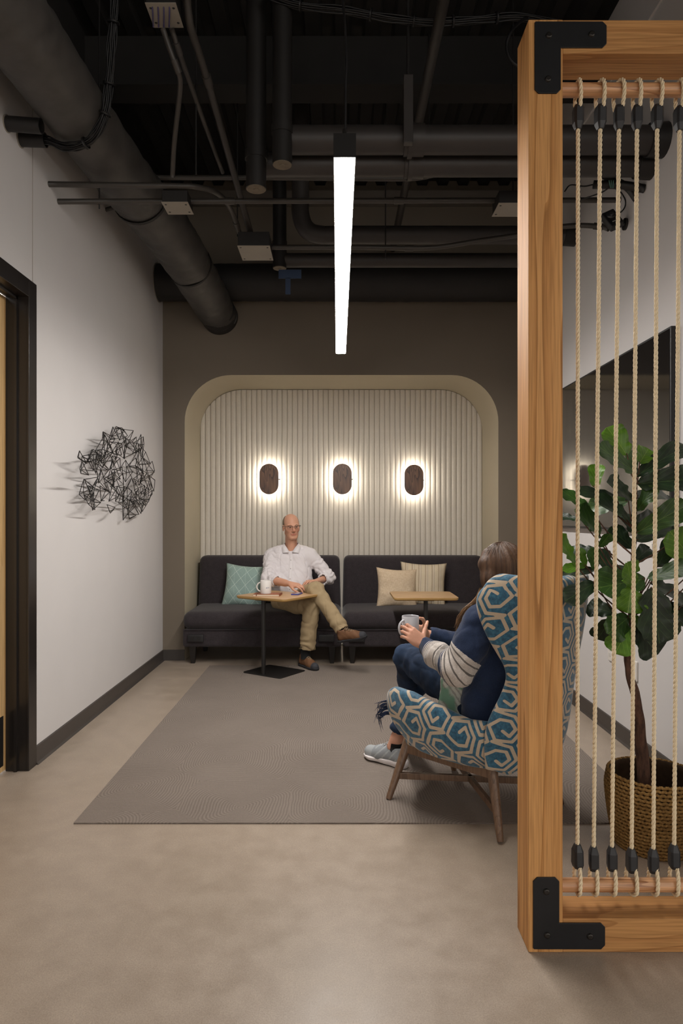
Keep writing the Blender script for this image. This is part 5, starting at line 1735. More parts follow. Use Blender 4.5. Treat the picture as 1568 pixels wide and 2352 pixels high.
# ------------------------------------------------------------------ the man on the sofa
man = thing('person', 'person in white shirt and khaki trousers sitting cross-legged on the sofa', 'person', (-0.45, 6.75, 0.0))
mc = np.array([-0.462, 6.815, 1.312])
yaw = math.radians(180 + 17)              # faces the room, turned a little to the woman
Rh = np.array(Matrix.Rotation(yaw, 3, 'Z') @ Matrix.Rotation(math.radians(-4), 3, 'X') @ Matrix.Rotation(math.radians(3), 3, 'Y'))
MS = 1.03
sh_r = np.array([-0.672, 6.88, 1.025]); sh_l = np.array([-0.258, 6.88, 1.02])
el_r = np.array([-0.672, 6.635, 0.800]); wr_r = np.array([-0.452, 6.44, 0.775])
el_l = np.array([-0.088, 6.83, 0.800]); wr_l = np.array([-0.195, 6.64, 0.785])
hip_r = np.array([-0.552, 6.745, 0.575]); hip_l = np.array([-0.385, 6.745, 0.585])
kn_r = np.array([-0.243, 6.335, 0.575]); an_r = np.array([-0.298, 6.365, 0.115])
kn_l = np.array([-0.200, 6.325, 0.730]); an_l = np.array([0.050, 6.165, 0.375])
bf = Field((-0.85, 6.10, 0.05), (0.25, 7.12, 1.47), 0.0062, [(0, -0.56, -0.19, 0.0034), (1, 6.26, 6.62, 0.0042), (1, 6.66, 6.93, 0.0036), (2, 0.70, 0.84, 0.0034), (2, 1.17, 1.45, 0.0034)])
L = head(bf, mc, Rh, MS)
bf.cap(L(0, -0.022, -0.06), (-0.465, 6.87, 1.08), 0.056, 0.062, 0.03)
bf.cap(L(0.02, 0.02, -0.10), (-0.450, 6.815, 1.07), 0.026, 0.03, 0.03); bf.cap(L(-0.02, 0.02, -0.10), (-0.480, 6.815, 1.07), 0.026, 0.03, 0.03)
bf.cap(sh_r, sh_l, 0.045, 0.045, 0.04); bf.cap((-0.53, 6.86, 0.98), (-0.52, 6.80, 0.62), 0.085, 0.09, 0.06); bf.cap((-0.40, 6.86, 0.98), (-0.41, 6.80, 0.62), 0.085, 0.09, 0.06)
bf.chain([sh_r, el_r, wr_r], [0.042, 0.037, 0.026], 0.02); bf.chain([sh_l, el_l, wr_l], [0.042, 0.037, 0.026], 0.02)
bf.cap(el_r * 0.65 + wr_r * 0.35, el_r * 0.2 + wr_r * 0.8, 0.038, 0.030, 0.02)
bf.chain([hip_r, kn_r, an_r], [0.07, 0.048, 0.035], 0.03); bf.chain([hip_l, kn_l, an_l], [0.07, 0.048, 0.035], 0.03)
# his right hand droops over the phone, thumb side to the camera-low side; left hand rests on the knee
dR = unit((0.90, -0.30, -0.10)); nR = unit((0.10, -0.35, 0.93)); sR = unit(np.cross(nR, dR)); 
if sR[1] > 0: sR = -sR
hand(bf, wr_r, dR, nR, sR, [(0.35, 0.45, 0.3), (0.30, 0.5, 0.3), (0.32, 0.5, 0.3), (0.4, 0.5, 0.3)], [unit(dR * 0.75 + sR * 0.55 - nR * 0.35), unit(dR * 0.95 + sR * 0.15 - nR * 0.35), unit(dR - nR * 0.35)], 1.02, 0.25)
dL = unit((-0.75, -0.55, 0.05)); nL = unit((-0.05, 0.1, 1.0)); sL = unit((-0.3, 0.8, 0.0))
hand(bf, wr_l, dL, nL, -unit(np.cross(nL, dL)) if np.cross(nL, dL)[1] < 0 else unit(np.cross(nL, dL)), [(0.3, 0.5, 0.4)] * 4, [unit((-0.3, 0.6, 0.1)), unit((-0.7, 0.3, 0.0)), unit((-0.9, 0.0, -0.1))], 1.0, 0.1)
MSK, MRED = srgb('#c9977d'), srgb('#a5594c')
body = grown('body', bf, SKIN, man, lambda V: skin_color(V, L, Rh, MS, MSK, MRED), 1)
eyes(man, L, Rh, MS, '#3d3a36')
# close-cropped grey hair around the sides and back
hf = Field(mc - 0.16, mc + 0.16, 0.0042)
hf.ell(L(0, -0.016, 0.034), np.array((0.0785, 0.0985, 0.089)) * MS, Rh, 0)
hf.ell(L(0, 0.030, -0.02), np.array((0.060, 0.060, 0.08)) * MS, Rh, 0.02)
hf.plane(L(0, 0.020, 0.03), Rh @ np.array([0, 1, 0.45]))
hf.plane(L(0, 0, -0.055), Rh @ np.array([0, 0.5, -1]))
hf.ell(L(0, 0.035, 0.125), np.array((0.062, 0.115, 0.075)) * MS, Rh, 0.0, 'sub')
for s in (-1, 1): hf.ell(L(s * 0.085, 0.012, -0.016), np.array((0.03, 0.030, 0.034)) * MS, Rh, 0, 'sub')
grown('hair', hf, plain('grey_hair', '#7a6a58', 0.8, var=0.25, vscale=220, bump=0.5, bscale=500), man, None, 1)
# eyebrows
m = MB()
for s in (-1, 1):
    m.add(*tube([L(s * 0.014, 0.098, 0.017), L(s * 0.030, 0.095, 0.022), L(s * 0.047, 0.084, 0.018)], [0.002, 0.003, 0.0015], 6, 4))
obj('eyebrows', m.g, plain('brow_hair', '#6b513d', 0.8), man, smooth=True)
# glasses
gl = obj('glasses', (lambda m: (m.add(*tube([L(-0.010, 0.112, 0.004), L(0, 0.114, 0.007), L(0.010, 0.112, 0.004)], 0.0016, 6, 4)),
    [m.add(*tube([L(s * x, y, z) for x, y, z in ((0.010, 0.112, 0.010), (0.034, 0.111, 0.0115), (0.058, 0.101, 0.010), (0.0595, 0.100, -0.004), (0.052, 0.103, -0.019), (0.034, 0.110, -0.022), (0.016, 0.112, -0.018), (0.010, 0.112, -0.004), (0.010, 0.112, 0.010))], [0.0022, 0.0026, 0.0026, 0.0016, 0.001, 0.001, 0.001, 0.0013, 0.0022], 6, 3)) for s in (-1, 1)],
    [m.add(*tube([L(s * 0.058, 0.101, 0.009), L(s * 0.074, 0.088, 0.009), L(s * 0.080, 0.02, 0.008), L(s * 0.083, -0.02, 0.000)], 0.002, 6, 4)) for s in (-1, 1)], m.g)[-1])(MB()), plain('glasses_frame', '#2a211e', 0.35), man, smooth=True)
# shirt
WHITE = mat_attr('white_cotton', rough=0.85, spec=0.2, bumps=(500, 0.15, 0.02), sheen=0.1)
sf = Field((-0.85, 6.44, 0.50), (0.05, 7.12, 1.20), 0.0062)
sf.cap(sh_r + (0.02, 0, -0.005), sh_l + (-0.02, 0, -0.005), 0.066, 0.066, 0.04)
sf.cap((-0.465, 6.875, 1.075), (-0.60, 6.88, 1.045), 0.066, 0.06, 0.03); sf.cap((-0.465, 6.875, 1.075), (-0.33, 6.88, 1.045), 0.066, 0.06, 0.03)
sf.chain([(-0.545, 6.86, 0.97), (-0.540, 6.82, 0.80), (-0.535, 6.77, 0.64)], [0.118, 0.118, 0.122], 0.09)
sf.chain([(-0.385, 6.86, 0.97), (-0.39, 6.82, 0.80), (-0.395, 6.77, 0.64)], [0.118, 0.118, 0.122], 0.09)
sf.ell((-0.465, 6.74, 0.70), (0.16, 0.13, 0.12), None, 0.06)
sf.chain([sh_r + (0.005, 0, -0.01), el_r + (0, 0.02, 0), el_r * 0.72 + wr_r * 0.28], [0.074, 0.066, 0.056], 0.03)
sf.chain([sh_l + (-0.005, 0, -0.01), el_l + (0, 0.01, 0), el_l * 0.62 + wr_l * 0.38], [0.074, 0.066, 0.058], 0.03)
for e_, w_ in ((el_r, wr_r), (el_l, wr_l)):     # rolled cuffs
    dv = unit(w_ - e_); q = e_ + dv * 0.095
    sf.cap(q - dv * 0.03, q + dv * 0.012, 0.053, 0.055, 0.006)
    sf.cut_half(q + dv * 0.028, dv, 0.10)
    sf.cap(q - dv * 0.0, q + dv * 0.2, 0.044, 0.044, 0.004, 'sub')
# open neck
sf.cap((-0.462, 6.845, 1.09), (-0.452, 6.84, 1.5), 0.066, 0.07, 0.008, 'sub')
sf.cap((-0.462, 6.72, 1.065), (-0.460, 6.80, 1.13), 0.012, 0.058, 0.01, 'sub')
sf.cut_half((-0.465, 6.76, 0.555), (0, 0, -1), 0.4) if False else None
def shirt_wr(V):
    w = 0.004 * noise3(V * np.array([16, 16, 9]) + 3, 1) + 0.002 * noise3(V * np.array([34, 30, 22]) + 7, 2) + 0.004 * (0.5 - np.abs(noise3(V * np.array([20, 14, 11]) + 31, 12)))
    for a, b in ((sh_r, el_r), (sh_l, el_l), (el_r, wr_r), (el_l, wr_l)):
        t, d = seg_t(V, a, b)
        w += 0.006 * np.sin(t * 34 + 5 * noise3(V * 14, 8)) * np.exp(-(d / 0.085) ** 4) * ((t > 0.25) & (t < 1.3))
    w += creases(V, (15, 15, 6), 51, 0.006) + creases(V + V[:, [2, 0, 1]] * 0.6, (20, 13, 11), 61, 0.0035)
    # folds run down from the chest to the lap
    w += 0.006 * np.sin((V[:, 0] * 1.2 + V[:, 2] * 0.8) * 60 + 4 * noise3(V * 6, 5)) * np.exp(-((V[:, 2] - 0.72) / 0.12) ** 2) * (V[:, 1] < 6.85)
    return w
shc = srgb('#d9d4d6')
shirt = grown('shirt', sf, WHITE, man, lambda V: np.tile(np.array(shc), (len(V), 1)), 1, shirt_wr)
# collar wings
def collar_side(s):
    pts_in = [(-0.462 + s * 0.012, 6.735, 1.058), (-0.462 + s * 0.040, 6.765, 1.100), (-0.462 + s * 0.066, 6.815, 1.132), (-0.462 + s * 0.070, 6.87, 1.142), (-0.462 + s * 0.040, 6.925, 1.146), (-0.462, 6.938, 1.147)]
    pts_out = [(-0.462 + s * 0.078, 6.752, 1.048), (-0.462 + s * 0.085, 6.768, 1.073), (-0.462 + s * 0.094, 6.815, 1.098), (-0.462 + s * 0.094, 6.87, 1.108), (-0.462 + s * 0.055, 6.945, 1.105), (-0.462, 6.96, 1.105)]
    a = catmull(pts_in, 6); b = catmull(pts_out, 6)
    n = len(a)
    V = []; 
    for off in (0, 0.004):
        nrm = np.array([0, -0.4, 0.9])
        V += list(a + nrm * off) + list(b + nrm * off)
    V = np.array(V); F = []
    for i in range(n - 1):
        F += [(i, i + 1, n + i + 1, n + i), (2 * n + i, 3 * n + i, 3 * n + i + 1, 2 * n + i + 1), (i, 2 * n + i, 2 * n + i + 1, i + 1), (n + i, n + i + 1, 3 * n + i + 1, 3 * n + i)]
    F += [(0, n, 3 * n, 2 * n)]
    return V, F
WH2 = fabric('collar_cotton', '#d6d1d3', '#e2dedf', 500, 0.1)
for s in (-1, 1): obj('collar', collar_side(s), WH2, shirt, smooth=True)
# button placket with buttons, snapped to the shirt front
SV = np.array([v.co for v in shirt.data.vertices]) + OFF[man.name]
def shirt_front(x, z):
    m_ = (np.abs(SV[:, 0] - x) < 0.012) & (np.abs(SV[:, 2] - z) < 0.012)
    return SV[m_, 1].min() if m_.any() else 6.72
zs = np.linspace(1.05, 0.655, 30)
pl = []
for z in zs:
    x = -0.460 - 0.008 * (1.05 - z)
    y = shirt_front(x, z) - 0.0015
    pl.append((x, y, z))
pl = np.array(pl); pl[:, 1] = np.convolve(np.pad(pl[:, 1], 2, 'edge'), np.ones(5) / 5, 'valid')
V = np.vstack([pl + (-0.016, 0.001, 0), pl + (-0.014, -0.002, 0), pl + (0.014, -0.002, 0), pl + (0.016, 0.001, 0)])
obj('placket', (V, grid_faces(4, len(pl))[:, ::-1].copy()), WH2, shirt, smooth=True)
for z in (0.985, 0.895, 0.80, 0.715):
    i = np.argmin(np.abs(zs - z)); c = pl[i]
    V, F = lathe([(0.0, 0.0015), (0.004, 0.002), (0.0055, 0.001), (0.0055, -0.001)], 12)
    obj('button', (np.stack([V[:, 0], -V[:, 2] - 0.0035, V[:, 1]], 1) + c, F), plain('button_grey', '#b4adae', 0.4), shirt, smooth=True)
# trousers
KH = mat_attr('khaki_twill', rough=0.9, spec=0.2, bumps=(420, 0.15, 0.04))
tf = Field((-0.72, 6.02, 0.12), (0.18, 7.05, 0.86), 0.0062)
tf.ell((-0.467, 6.79, 0.585), (0.185, 0.15, 0.115), None, 0.0)
tf.chain([hip_r + (0.0, 0.02, 0), hip_r * 0.45 + kn_r * 0.55, kn_r], [0.108, 0.092, 0.079], 0.03)
tf.chain([hip_l + (0.0, 0.02, 0), hip_l * 0.45 + kn_l * 0.55, kn_l], [0.105, 0.090, 0.078], 0.008)
tf.chain([kn_r, kn_r * 0.5 + an_r * 0.5, an_r + (0.01, 0, 0.03)], [0.080, 0.074, 0.076], 0.012)
tf.chain([kn_l, kn_l * 0.5 + an_l * 0.5, an_l + unit(an_l - kn_l) * 0.02], [0.077, 0.066, 0.068], 0.008)
dv = unit(an_r - kn_r); tf.cut_half(an_r + np.array((0, 0, 0.062)), dv, 0.13)
tf.cap(an_r + (0, 0, 0.10), an_r + (0, 0, -0.1), 0.062, 0.068, 0.006, 'sub')
dvl = unit(an_l - kn_l); tf.cut_half(an_l - dvl * 0.012, dvl, 0.13)
tf.cap(an_l - dvl * 0.05, an_l + dvl * 0.15, 0.055, 0.06, 0.006, 'sub')
def tr_wr(V):
    w = 0.003 * noise3(V * 15 + 2, 3) + 0.0018 * noise3(V * 36 + 9, 4) + 0.003 * (0.5 - np.abs(noise3(V * 17 + 40, 13)))
    w += creases(V, (13, 13, 8), 71, 0.005)
    for a, b in ((kn_r, an_r), (kn_l, an_l), (hip_r, kn_r), (hip_l, kn_l)):
        t, d = seg_t(V, a, b)
        w += 0.006 * np.sin(t * 20 + 6 * noise3(V * 11, 7)) * np.exp(-(d / 0.09) ** 4) * np.exp(-((t - 0.05) / 0.35) ** 2)
        w += 0.006 * np.sin(t * 26 + 5 * noise3(V * 10, 5)) * np.exp(-((t - 0.85) / 0.22) ** 2) * (d < 0.1)
    return w
khc = srgb('#a08d6e')
grown('trousers', tf, KH, man, lambda V: np.array(khc)[None] * (1 + 0.06 * noise3(V * 30, 2)[:, None]), 1, tr_wr)
# socks and hiking shoes
SOCK = plain('black_sock', '#101012', 0.95)
obj('sock', tube([an_r + (0.0, 0, 0.10), an_r + (0.0, 0, -0.03)], [0.045, 0.046], 16), SOCK, man, smooth=True)
obj('sock', tube([an_l - dvl * 0.06, an_l + dvl * 0.05], [0.043, 0.047], 16), SOCK, man, smooth=True)
SHOE = mat_attr('hiking_shoe', rough=0.7, spec=0.3, bumps=(120, 0.3, 0.12))
def shoe(name, heel, toe, up, parent, cols, sneaker=False, h=0.0042, ankle=None):
    """heel and toe: ends of the sole; up: away from the sole"""
    y = unit(np.array(toe) - np.array(heel)); up = unit(np.array(up) - y * np.dot(up, y)); x = np.cross(y, up)
    Ln = np.linalg.norm(np.array(toe) - np.array(heel)); hl = np.array(heel, dtype=float)
    R = np.stack([x, y, up], 1)
    Q = lambda a, b, c: hl + R @ np.array([a, b * Ln, c])
    cs = np.array([Q(a, b, c) for a in (-0.07, 0.07) for b in (-0.08, 1.08) for c in (-0.03, 0.18)])
    f = Field(cs.min(0), cs.max(0), h)
    g = Field(cs.min(0), cs.max(0), h)
    # upper
    f.cap(Q(0, 0.13, 0.045), Q(0, 0.16, 0.085 if sneaker else 0.100), 0.034, 0.036, 0.02)
    f.cap(Q(0, 0.13, 0.05), Q(0.0, 0.55, 0.040), 0.036, 0.040, 0.02)
    f.cap(Q(0, 0.30, 0.082), Q(0, 0.62, 0.055), 0.027, 0.026, 0.03)
    f.cap(Q(-0.006, 0.60, 0.034), Q(0.0, 0.86, 0.030), 0.043, 0.034, 0.02)
    f.cap(Q(0.012, 0.7, 0.03), Q(0.004, 0.87, 0.028), 0.030, 0.030, 0.02)
    f.cap(Q(0, 0.17, 0.115), Q(0, 0.24, 0.18), 0.027, 0.044, 0.010, 'sub')
    nn = up
    f.plane(Q(0, 0, 0.016), -nn)
    # sole
    if sneaker:
        g.chain([Q(0, 0.06, 0.024), Q(0, 0.45, 0.018), Q(-0.004, 0.75, 0.018), Q(0, 0.90, 0.028)], [0.040, 0.036, 0.046, 0.036], 0.03)
        g.plane(Q(0, 0, 0.040), nn + 0.10 * y * 1.0)
    else:
        g.chain([Q(0, 0.10, 0.02), Q(0, 0.45, 0.02), Q(-0.005, 0.72, 0.02), Q(0, 0.89, 0.024)], [0.042, 0.038, 0.047, 0.037], 0.03)
        g.plane(Q(0, 0, 0.024), nn)
    g.plane(Q(0, 0, 0.0), -nn)
    t = thing_part_loc = lambda V: (V - hl) @ R / np.array([1, Ln, 1])
    def colr(V):
        q = t(V)
        return cols(q)
    o = grown(name, f, SHOE if not sneaker else SNEAK, parent, colr, 1)
    so2 = grown('sole', g, SOLE if not sneaker else WSOLE, o, None, 1)
    m = MB()
    for k in range(5):
        b = 0.33 + k * 0.065
        zc = 0.118 - k * 0.0080
        m.add(*tube([Q(-0.020, b, zc - 0.006), Q(0, b + 0.015, zc + 0.004), Q(0.020, b + 0.03, zc - 0.008)], 0.0022, 6, 3))
        m.add(*tube([Q(0.020, b, zc - 0.006), Q(0, b + 0.015, zc + 0.004), Q(-0.020, b + 0.03, zc - 0.008)], 0.0022, 6, 3))
    for s in (-1, 1):
        m.add(*tube([Q(0, 0.34, 0.112), Q(s * 0.02, 0.36, 0.126), Q(s * 0.035, 0.39, 0.116), Q(s * 0.02, 0.37, 0.110), Q(0, 0.34, 0.112)], 0.0019, 6, 4))
    obj('laces', m.g, LACE if not sneaker else WLACE, o, smooth=True)
    return o
SOLE = plain('dark_rubber_sole', '#26262a', 0.7); LACE = plain('tan_laces', '#8b775f', 0.8)
SNEAK = mat_attr('grey_mesh', rough=0.8, spec=0.25, bumps=(350, 0.25, 0.06)); WSOLE = plain('white_foam_sole', '#d8d2d2', 0.55, var=0.03); WLACE = plain('grey_laces', '#a5a9ab', 0.8)
def hike_cols(q):
    c = np.tile(np.array(srgb('#6a4a33')), (len(q), 1))
    c = lerp_rows(c, srgb('#7d5b40'), (np.abs(np.sin(q[:, 1] * 16 + q[:, 2] * 50)) > 0.75) * 0.35)
    c = lerp_rows(c, srgb('#3a3b40'), (q[:, 1] > 0.82) | (q[:, 2] < 0.020))
    return lerp_rows(c, srgb('#3b2a20'), (q[:, 1] < 0.08) * 0.7)
shoe('shoe', (-0.345, 6.435, 0.0075), (-0.185, 6.205, 0.0075), (0, 0, 1), man, hike_cols)
shoe('shoe', (0.015, 6.165, 0.275), (0.262, 6.055, 0.335), (-0.20, -0.12, 0.97), man, hike_cols)
# ------------------------------------------------------------------ the woman in the wing chair
wo = thing('person', 'person in navy striped cardigan and jeans holding a mug in the wing chair', 'person', (0.67, 3.35, 0.0))
fw_ = np.array([-0.7071, 0.7071, 0.0]); rt_ = np.array([0.7071, 0.7071, 0.0]); CW = np.array([CH[0], CH[1], 0.0])
def W(x, y, z): return CW + rt_ * x + fw_ * y + np.array([0, 0, z])
hd = np.array([0.765, 3.225, 1.155])
yw = math.atan2(0.80, -0.60) - PI / 2
Rw = np.array(Matrix.Rotation(yw, 3, 'Z') @ Matrix.Rotation(math.radians(-3), 3, 'X'))
WS = 0.95
wsh_l = np.array([0.650, 3.110, 0.925]); wsh_r = W(0.185, -0.155, 0.945)
wel_l = np.array([0.530, 3.070, 0.715]); wwr_l = np.array([0.418, 3.318, 0.785])
wel_r = W(0.235, 0.02, 0.70); wwr_r = np.array([0.452, 3.520, 0.800])
whip_l = W(-0.085, -0.10, 0.50); whip_r = W(0.085, -0.10, 0.50)
wkn_l = np.array([0.372, 3.655, 0.655]); wan_l = np.array([0.420, 3.93, 0.315])
wkn_r = np.array([0.455, 3.820, 0.530]); wan_r = np.array([0.334, 3.835, 0.160])
MUG = np.array([0.362, 3.395, 0.800])          # base of the mug
wb_ = Field((0.10, 2.90, 0.04), (1.02, 4.02, 1.30), 0.0075, [(0, 0.28, 0.50, 0.0028), (1, 3.28, 3.55, 0.0030), (2, 0.74, 0.93, 0.0028), (2, 1.0, 1.3, 0.005)])
Lw = head(wb_, hd, Rw, WS, True)
wb_.cap(Lw(0, -0.02, -0.06), W(0, -0.19, 0.99), 0.046, 0.05, 0.03)
wb_.cap(wsh_l, wsh_r, 0.04, 0.04, 0.04)
for s in (-1, 1): wb_.cap(W(s * 0.06, -0.17, 0.90), W(s * 0.07, -0.12, 0.52), 0.08, 0.09, 0.06)
wb_.chain([wsh_l, wel_l, wwr_l], [0.04, 0.036, 0.0245], 0.02); wb_.chain([wsh_r, wel_r, wwr_r], [0.04, 0.036, 0.0245], 0.02)
wb_.chain([whip_l, wkn_l, wan_l], [0.07, 0.048, 0.034], 0.03); wb_.chain([whip_r, wkn_r, wan_r], [0.07, 0.048, 0.034], 0.03)
wb_.cap(wan_r, wan_r + (-0.02, 0.015, -0.05), 0.034, 0.036, 0.02)
# left hand lies along the near side of the mug, thumb up on its right side; fingers wrap round to the left
mc_ = MUG + np.array([0, 0, 0.058])
dW = unit((-0.62, 0.06, 0.50)); nW = unit((0.20, -0.93, 0.25)); sW = unit(np.cross(dW, nW))
if sW[2] < 0: sW = -sW
hand(wb_, wwr_l, dW, nW, sW, [(0.45, 0.85, 0.45), (0.45, 0.85, 0.45), (0.5, 0.85, 0.45), (0.55, 0.85, 0.45)], [unit(sW * 0.85 + dW * 0.25 - nW * 0.30), unit(sW * 0.9 + dW * 0.2 - nW * 0.25), unit(sW * 0.85 + dW * 0.15 - nW * 0.45)], 0.92, 0.12, 0.0086)
# right hand supports the far side
dV = unit((-0.72, -0.35, 0.28)); nV = unit((-0.30, 0.92, 0.1)); sV = np.cross(nV, dV)
if sV[2] < 0: sV = -sV
hand(wb_, wwr_r + np.array([0.0, -0.01, 0.0]), dV, nV, unit(sV), [(0.3, 0.7, 0.6)] * 4, [unit(sV * 0.8 + dV * 0.5 - nV * 0.3), unit(sV * 0.5 + dV * 0.8 - nV * 0.3), unit(dV - nV * 0.3)], 0.92, 0.1, 0.0086)
WSK, WRED = srgb('#cf9c84'), srgb('#b87264')
wbody = grown('body', wb_, SKIN, wo, lambda V: skin_color(V, Lw, Rw, WS, WSK, WRED), 1)
eyes(wo, Lw, Rw, WS, '#4a5a60')
# nails on the near hand are too small to read; the mug
mug('pale grey mug held in the hands of the woman', tuple(MUG), math.radians(35), 0.0425, 0.112, M['ceramic_grey'])

# hair
wf = Field((0.50, 2.90, 0.72), (1.0, 3.45, 1.30), 0.0058)
wf.ell(Lw(0, -0.022, 0.040), np.array((0.089, 0.108, 0.096)) * WS, Rw, 0.0)
wf.cap(Lw(0, -0.065, 0.0), Lw(0, -0.085, -0.20), 0.078, 0.075, 0.05)
wf.cap(Lw(0.04, -0.07, -0.1), Lw(0.06, -0.075, -0.36), 0.06, 0.04, 0.05); wf.cap(Lw(-0.04, -0.07, -0.1), Lw(-0.06, -0.075, -0.36), 0.06, 0.04, 0.05)
for s in (-1, 1):
    wf.chain([Lw(s * 0.050, 0.035, 0.078), Lw(s * 0.080, 0.022, 0.03), Lw(s * 0.084, 0.000, -0.04), Lw(s * 0.082, -0.010, -0.13)], [0.018, 0.026, 0.032, 0.036], 0.03)
wf.ell(Lw(0, 0.115, -0.02), np.array((0.056, 0.075, 0.085)) * WS, Rw, 0.012, 'sub')
def hair_wr(V):
    loc = (V - hd) @ Rw
    a = np.arctan2(loc[:, 0], -loc[:, 1])
    q = np.stack([a * 9 + loc[:, 0] * 30, loc[:, 2] * 3.0, np.zeros(len(V))], 1)
    q2 = np.stack([a * 24 + loc[:, 0] * 70, loc[:, 2] * 3.5, np.ones(len(V)) * 4], 1)
    return 0.0035 * noise3(q, 1) + 0.0022 * noise3(q2, 2)
def mat_hair():
    k = N('brown_hair')
    at = k.n('ShaderNodeAttribute', attribute_name='Col')
    f = k.noise(k.coord((180, 180, 5)), 1.0, 3, 0.6)
    k.set(base=k.mix(1.0, at.outputs['Color'], k.ramp(f, [(0.3, (0.7, 0.7, 0.7)), (0.7, (1.25, 1.22, 1.18))]), 'MULTIPLY'), rough=0.55, spec=0.3)
    k.bump(f, 0.5, 0.003)
    return k.m
HAIR = mat_hair()
def hair_col(V):
    loc = (V - hd) @ Rw
    a = np.arctan2(loc[:, 0], -loc[:, 1])
    n = noise3(np.stack([a * 14 + loc[:, 0] * 50, loc[:, 2] * 2.0, np.zeros(len(V))], 1), 3)
    return lerpc(srgb('#3a291f'), srgb('#634a38'), 0.45 + 0.45 * n)
hr = grown('hair', wf, HAIR, wo, hair_col, 1, hair_wr)
# loose strands: over the crown and a lock falling in front of the shoulder
m = MB()
rs = random.Random(12)
for k in range(150):
    a = rs.uniform(-2.6, 2.6)
    r1 = (0.0905 + rs.uniform(-0.002, 0.002)) * WS; r2 = (0.1095 + rs.uniform(-0.002, 0.002)) * WS; r3 = (0.0975 + rs.uniform(-0.001, 0.002)) * WS
    pts = []
    for ph in np.linspace(0.06, 1.75, 9):
        x = math.sin(ph) * math.sin(a) * r1; y = -0.022 * WS - math.sin(ph) * math.cos(a) * r2; z = 0.040 * WS + math.cos(ph) * r3
        pts.append(hd + Rw @ np.array([x + rs.uniform(-.001, .001), y, z]))
    if (pts[4] - hd) @ Rw[:, 1] > 0.05: continue
    m.add(*tube(pts, [0.0004, 0.0009, 0.0009, 0.0004], 4, 2))
st = obj('hair_strands', m.g, plain('hair_strand_brown', '#553f30', 0.4, var=0.3, vscale=60), hr, smooth=True)
st['kind'] = 'stuff'
m = MB()
for k in range(90):
    t0 = rs.uniform(-1, 1)
    b = P(1104 + rs.uniform(-4, 10), 1350, 3.17); 
    pts = [b, P(1092 + t0 * 8, 1380, 3.17 + rs.uniform(-.02, .02)), P(1070 + t0 * 9, 1400, 3.18 + rs.uniform(-.02, .02)), P(1056 + t0 * 6 + rs.uniform(-3, 3), 1420 + rs.uniform(-6, 8), 3.20), P(1052 + t0 * 8 + rs.uniform(-3, 3), 1440 + rs.uniform(-10, 14), 3.22)]
    m.add(*tube(pts, [0.0008, 0.0010, 0.0010, 0.0008, 0.0003], 4, 5))
lk = obj('hair_lock', m.g, plain('hair_lock_brown', '#8a6b4c', 0.4, var=0.3, vscale=50), hr, smooth=True)
lk['kind'] = 'stuff'

# cardigan
KN = mat_attr('knit_wool', rough=0.95, spec=0.15, bumps=(380, 0.5, 0.16), sheen=0.15)
cf = Field((0.34, 2.86, 0.36), (1.08, 3.62, 1.06), 0.0058)
cf.cap(wsh_l + (0.02, 0.0, -0.01), wsh_r + np.array((-0.01, 0, -0.01)), 0.07, 0.066, 0.04)
cf.cap(W(0, -0.18, 0.975), wsh_l, 0.06, 0.06, 0.03); cf.cap(W(0, -0.18, 0.975), wsh_r, 0.06, 0.06, 0.03)
for s in (-1, 1):
    cf.chain([W(s * 0.085, -0.17, 0.88), W(s * 0.09, -0.17, 0.70), W(s * 0.105, -0.155, 0.50)], [0.112, 0.115, 0.118], 0.08)
    cf.cap(W(s * 0.085, -0.10, 0.83), W(s * 0.08, -0.09, 0.70), 0.08, 0.08, 0.06)
cf.cap(W(-0.19, -0.12, 0.56), W(-0.20, -0.14, 0.44), 0.06, 0.05, 0.05)
cf.chain([wsh_l + (0.005, 0, -0.012), wsh_l * 0.5 + wel_l * 0.5 + np.array((0.01, -0.005, 0)), wel_l + (0.01, 0.0, 0.0), wel_l * 0.5 + wwr_l * 0.5, wwr_l - unit(wwr_l - wel_l) * 0.01], [0.082, 0.080, 0.070, 0.058, 0.044], 0.035)
cf.chain([wsh_r, wel_r, wwr_r], [0.078, 0.066, 0.042], 0.03)
dq = unit(wwr_l - wel_l); cf.cut_half(wwr_l - dq * 0.018, dq, 0.11); cf.cap(wwr_l - dq * 0.05, wwr_l + dq * 0.1, 0.033, 0.034, 0.004, 'sub')
dq2 = unit(wwr_r - wel_r); cf.cut_half(wwr_r - dq2 * 0.018, dq2, 0.09); cf.cap(wwr_r - dq2 * 0.05, wwr_r + dq2 * 0.1, 0.033, 0.034, 0.004, 'sub')
cf.cap(W(0, -0.09, 1.0), W(0, -0.02, 1.05), 0.05, 0.06, 0.01, 'sub')
def wr_c(V):
    w = 0.006 * noise3(V * 14 + 2, 3) + 0.003 * noise3(V * 36 + 9, 4) + 0.006 * (0.5 - np.abs(noise3(V * np.array([15, 15, 10]) + 21, 14)))
    t, d = seg_t(V, wsh_l, wel_l); w += 0.005 * np.sin(t * 13 + 4 * noise3(V * 9, 5)) * (d < 0.1) * np.exp(-((t - 0.95) / 0.3) ** 2)
    w += creases(V, (12, 12, 7), 81, 0.004)
    return w
NAVY, GREY, OFFW, DGR = srgb('#232f48'), srgb('#87827d'), srgb('#b9b2ac'), srgb('#625e5b')
ARM_L = []
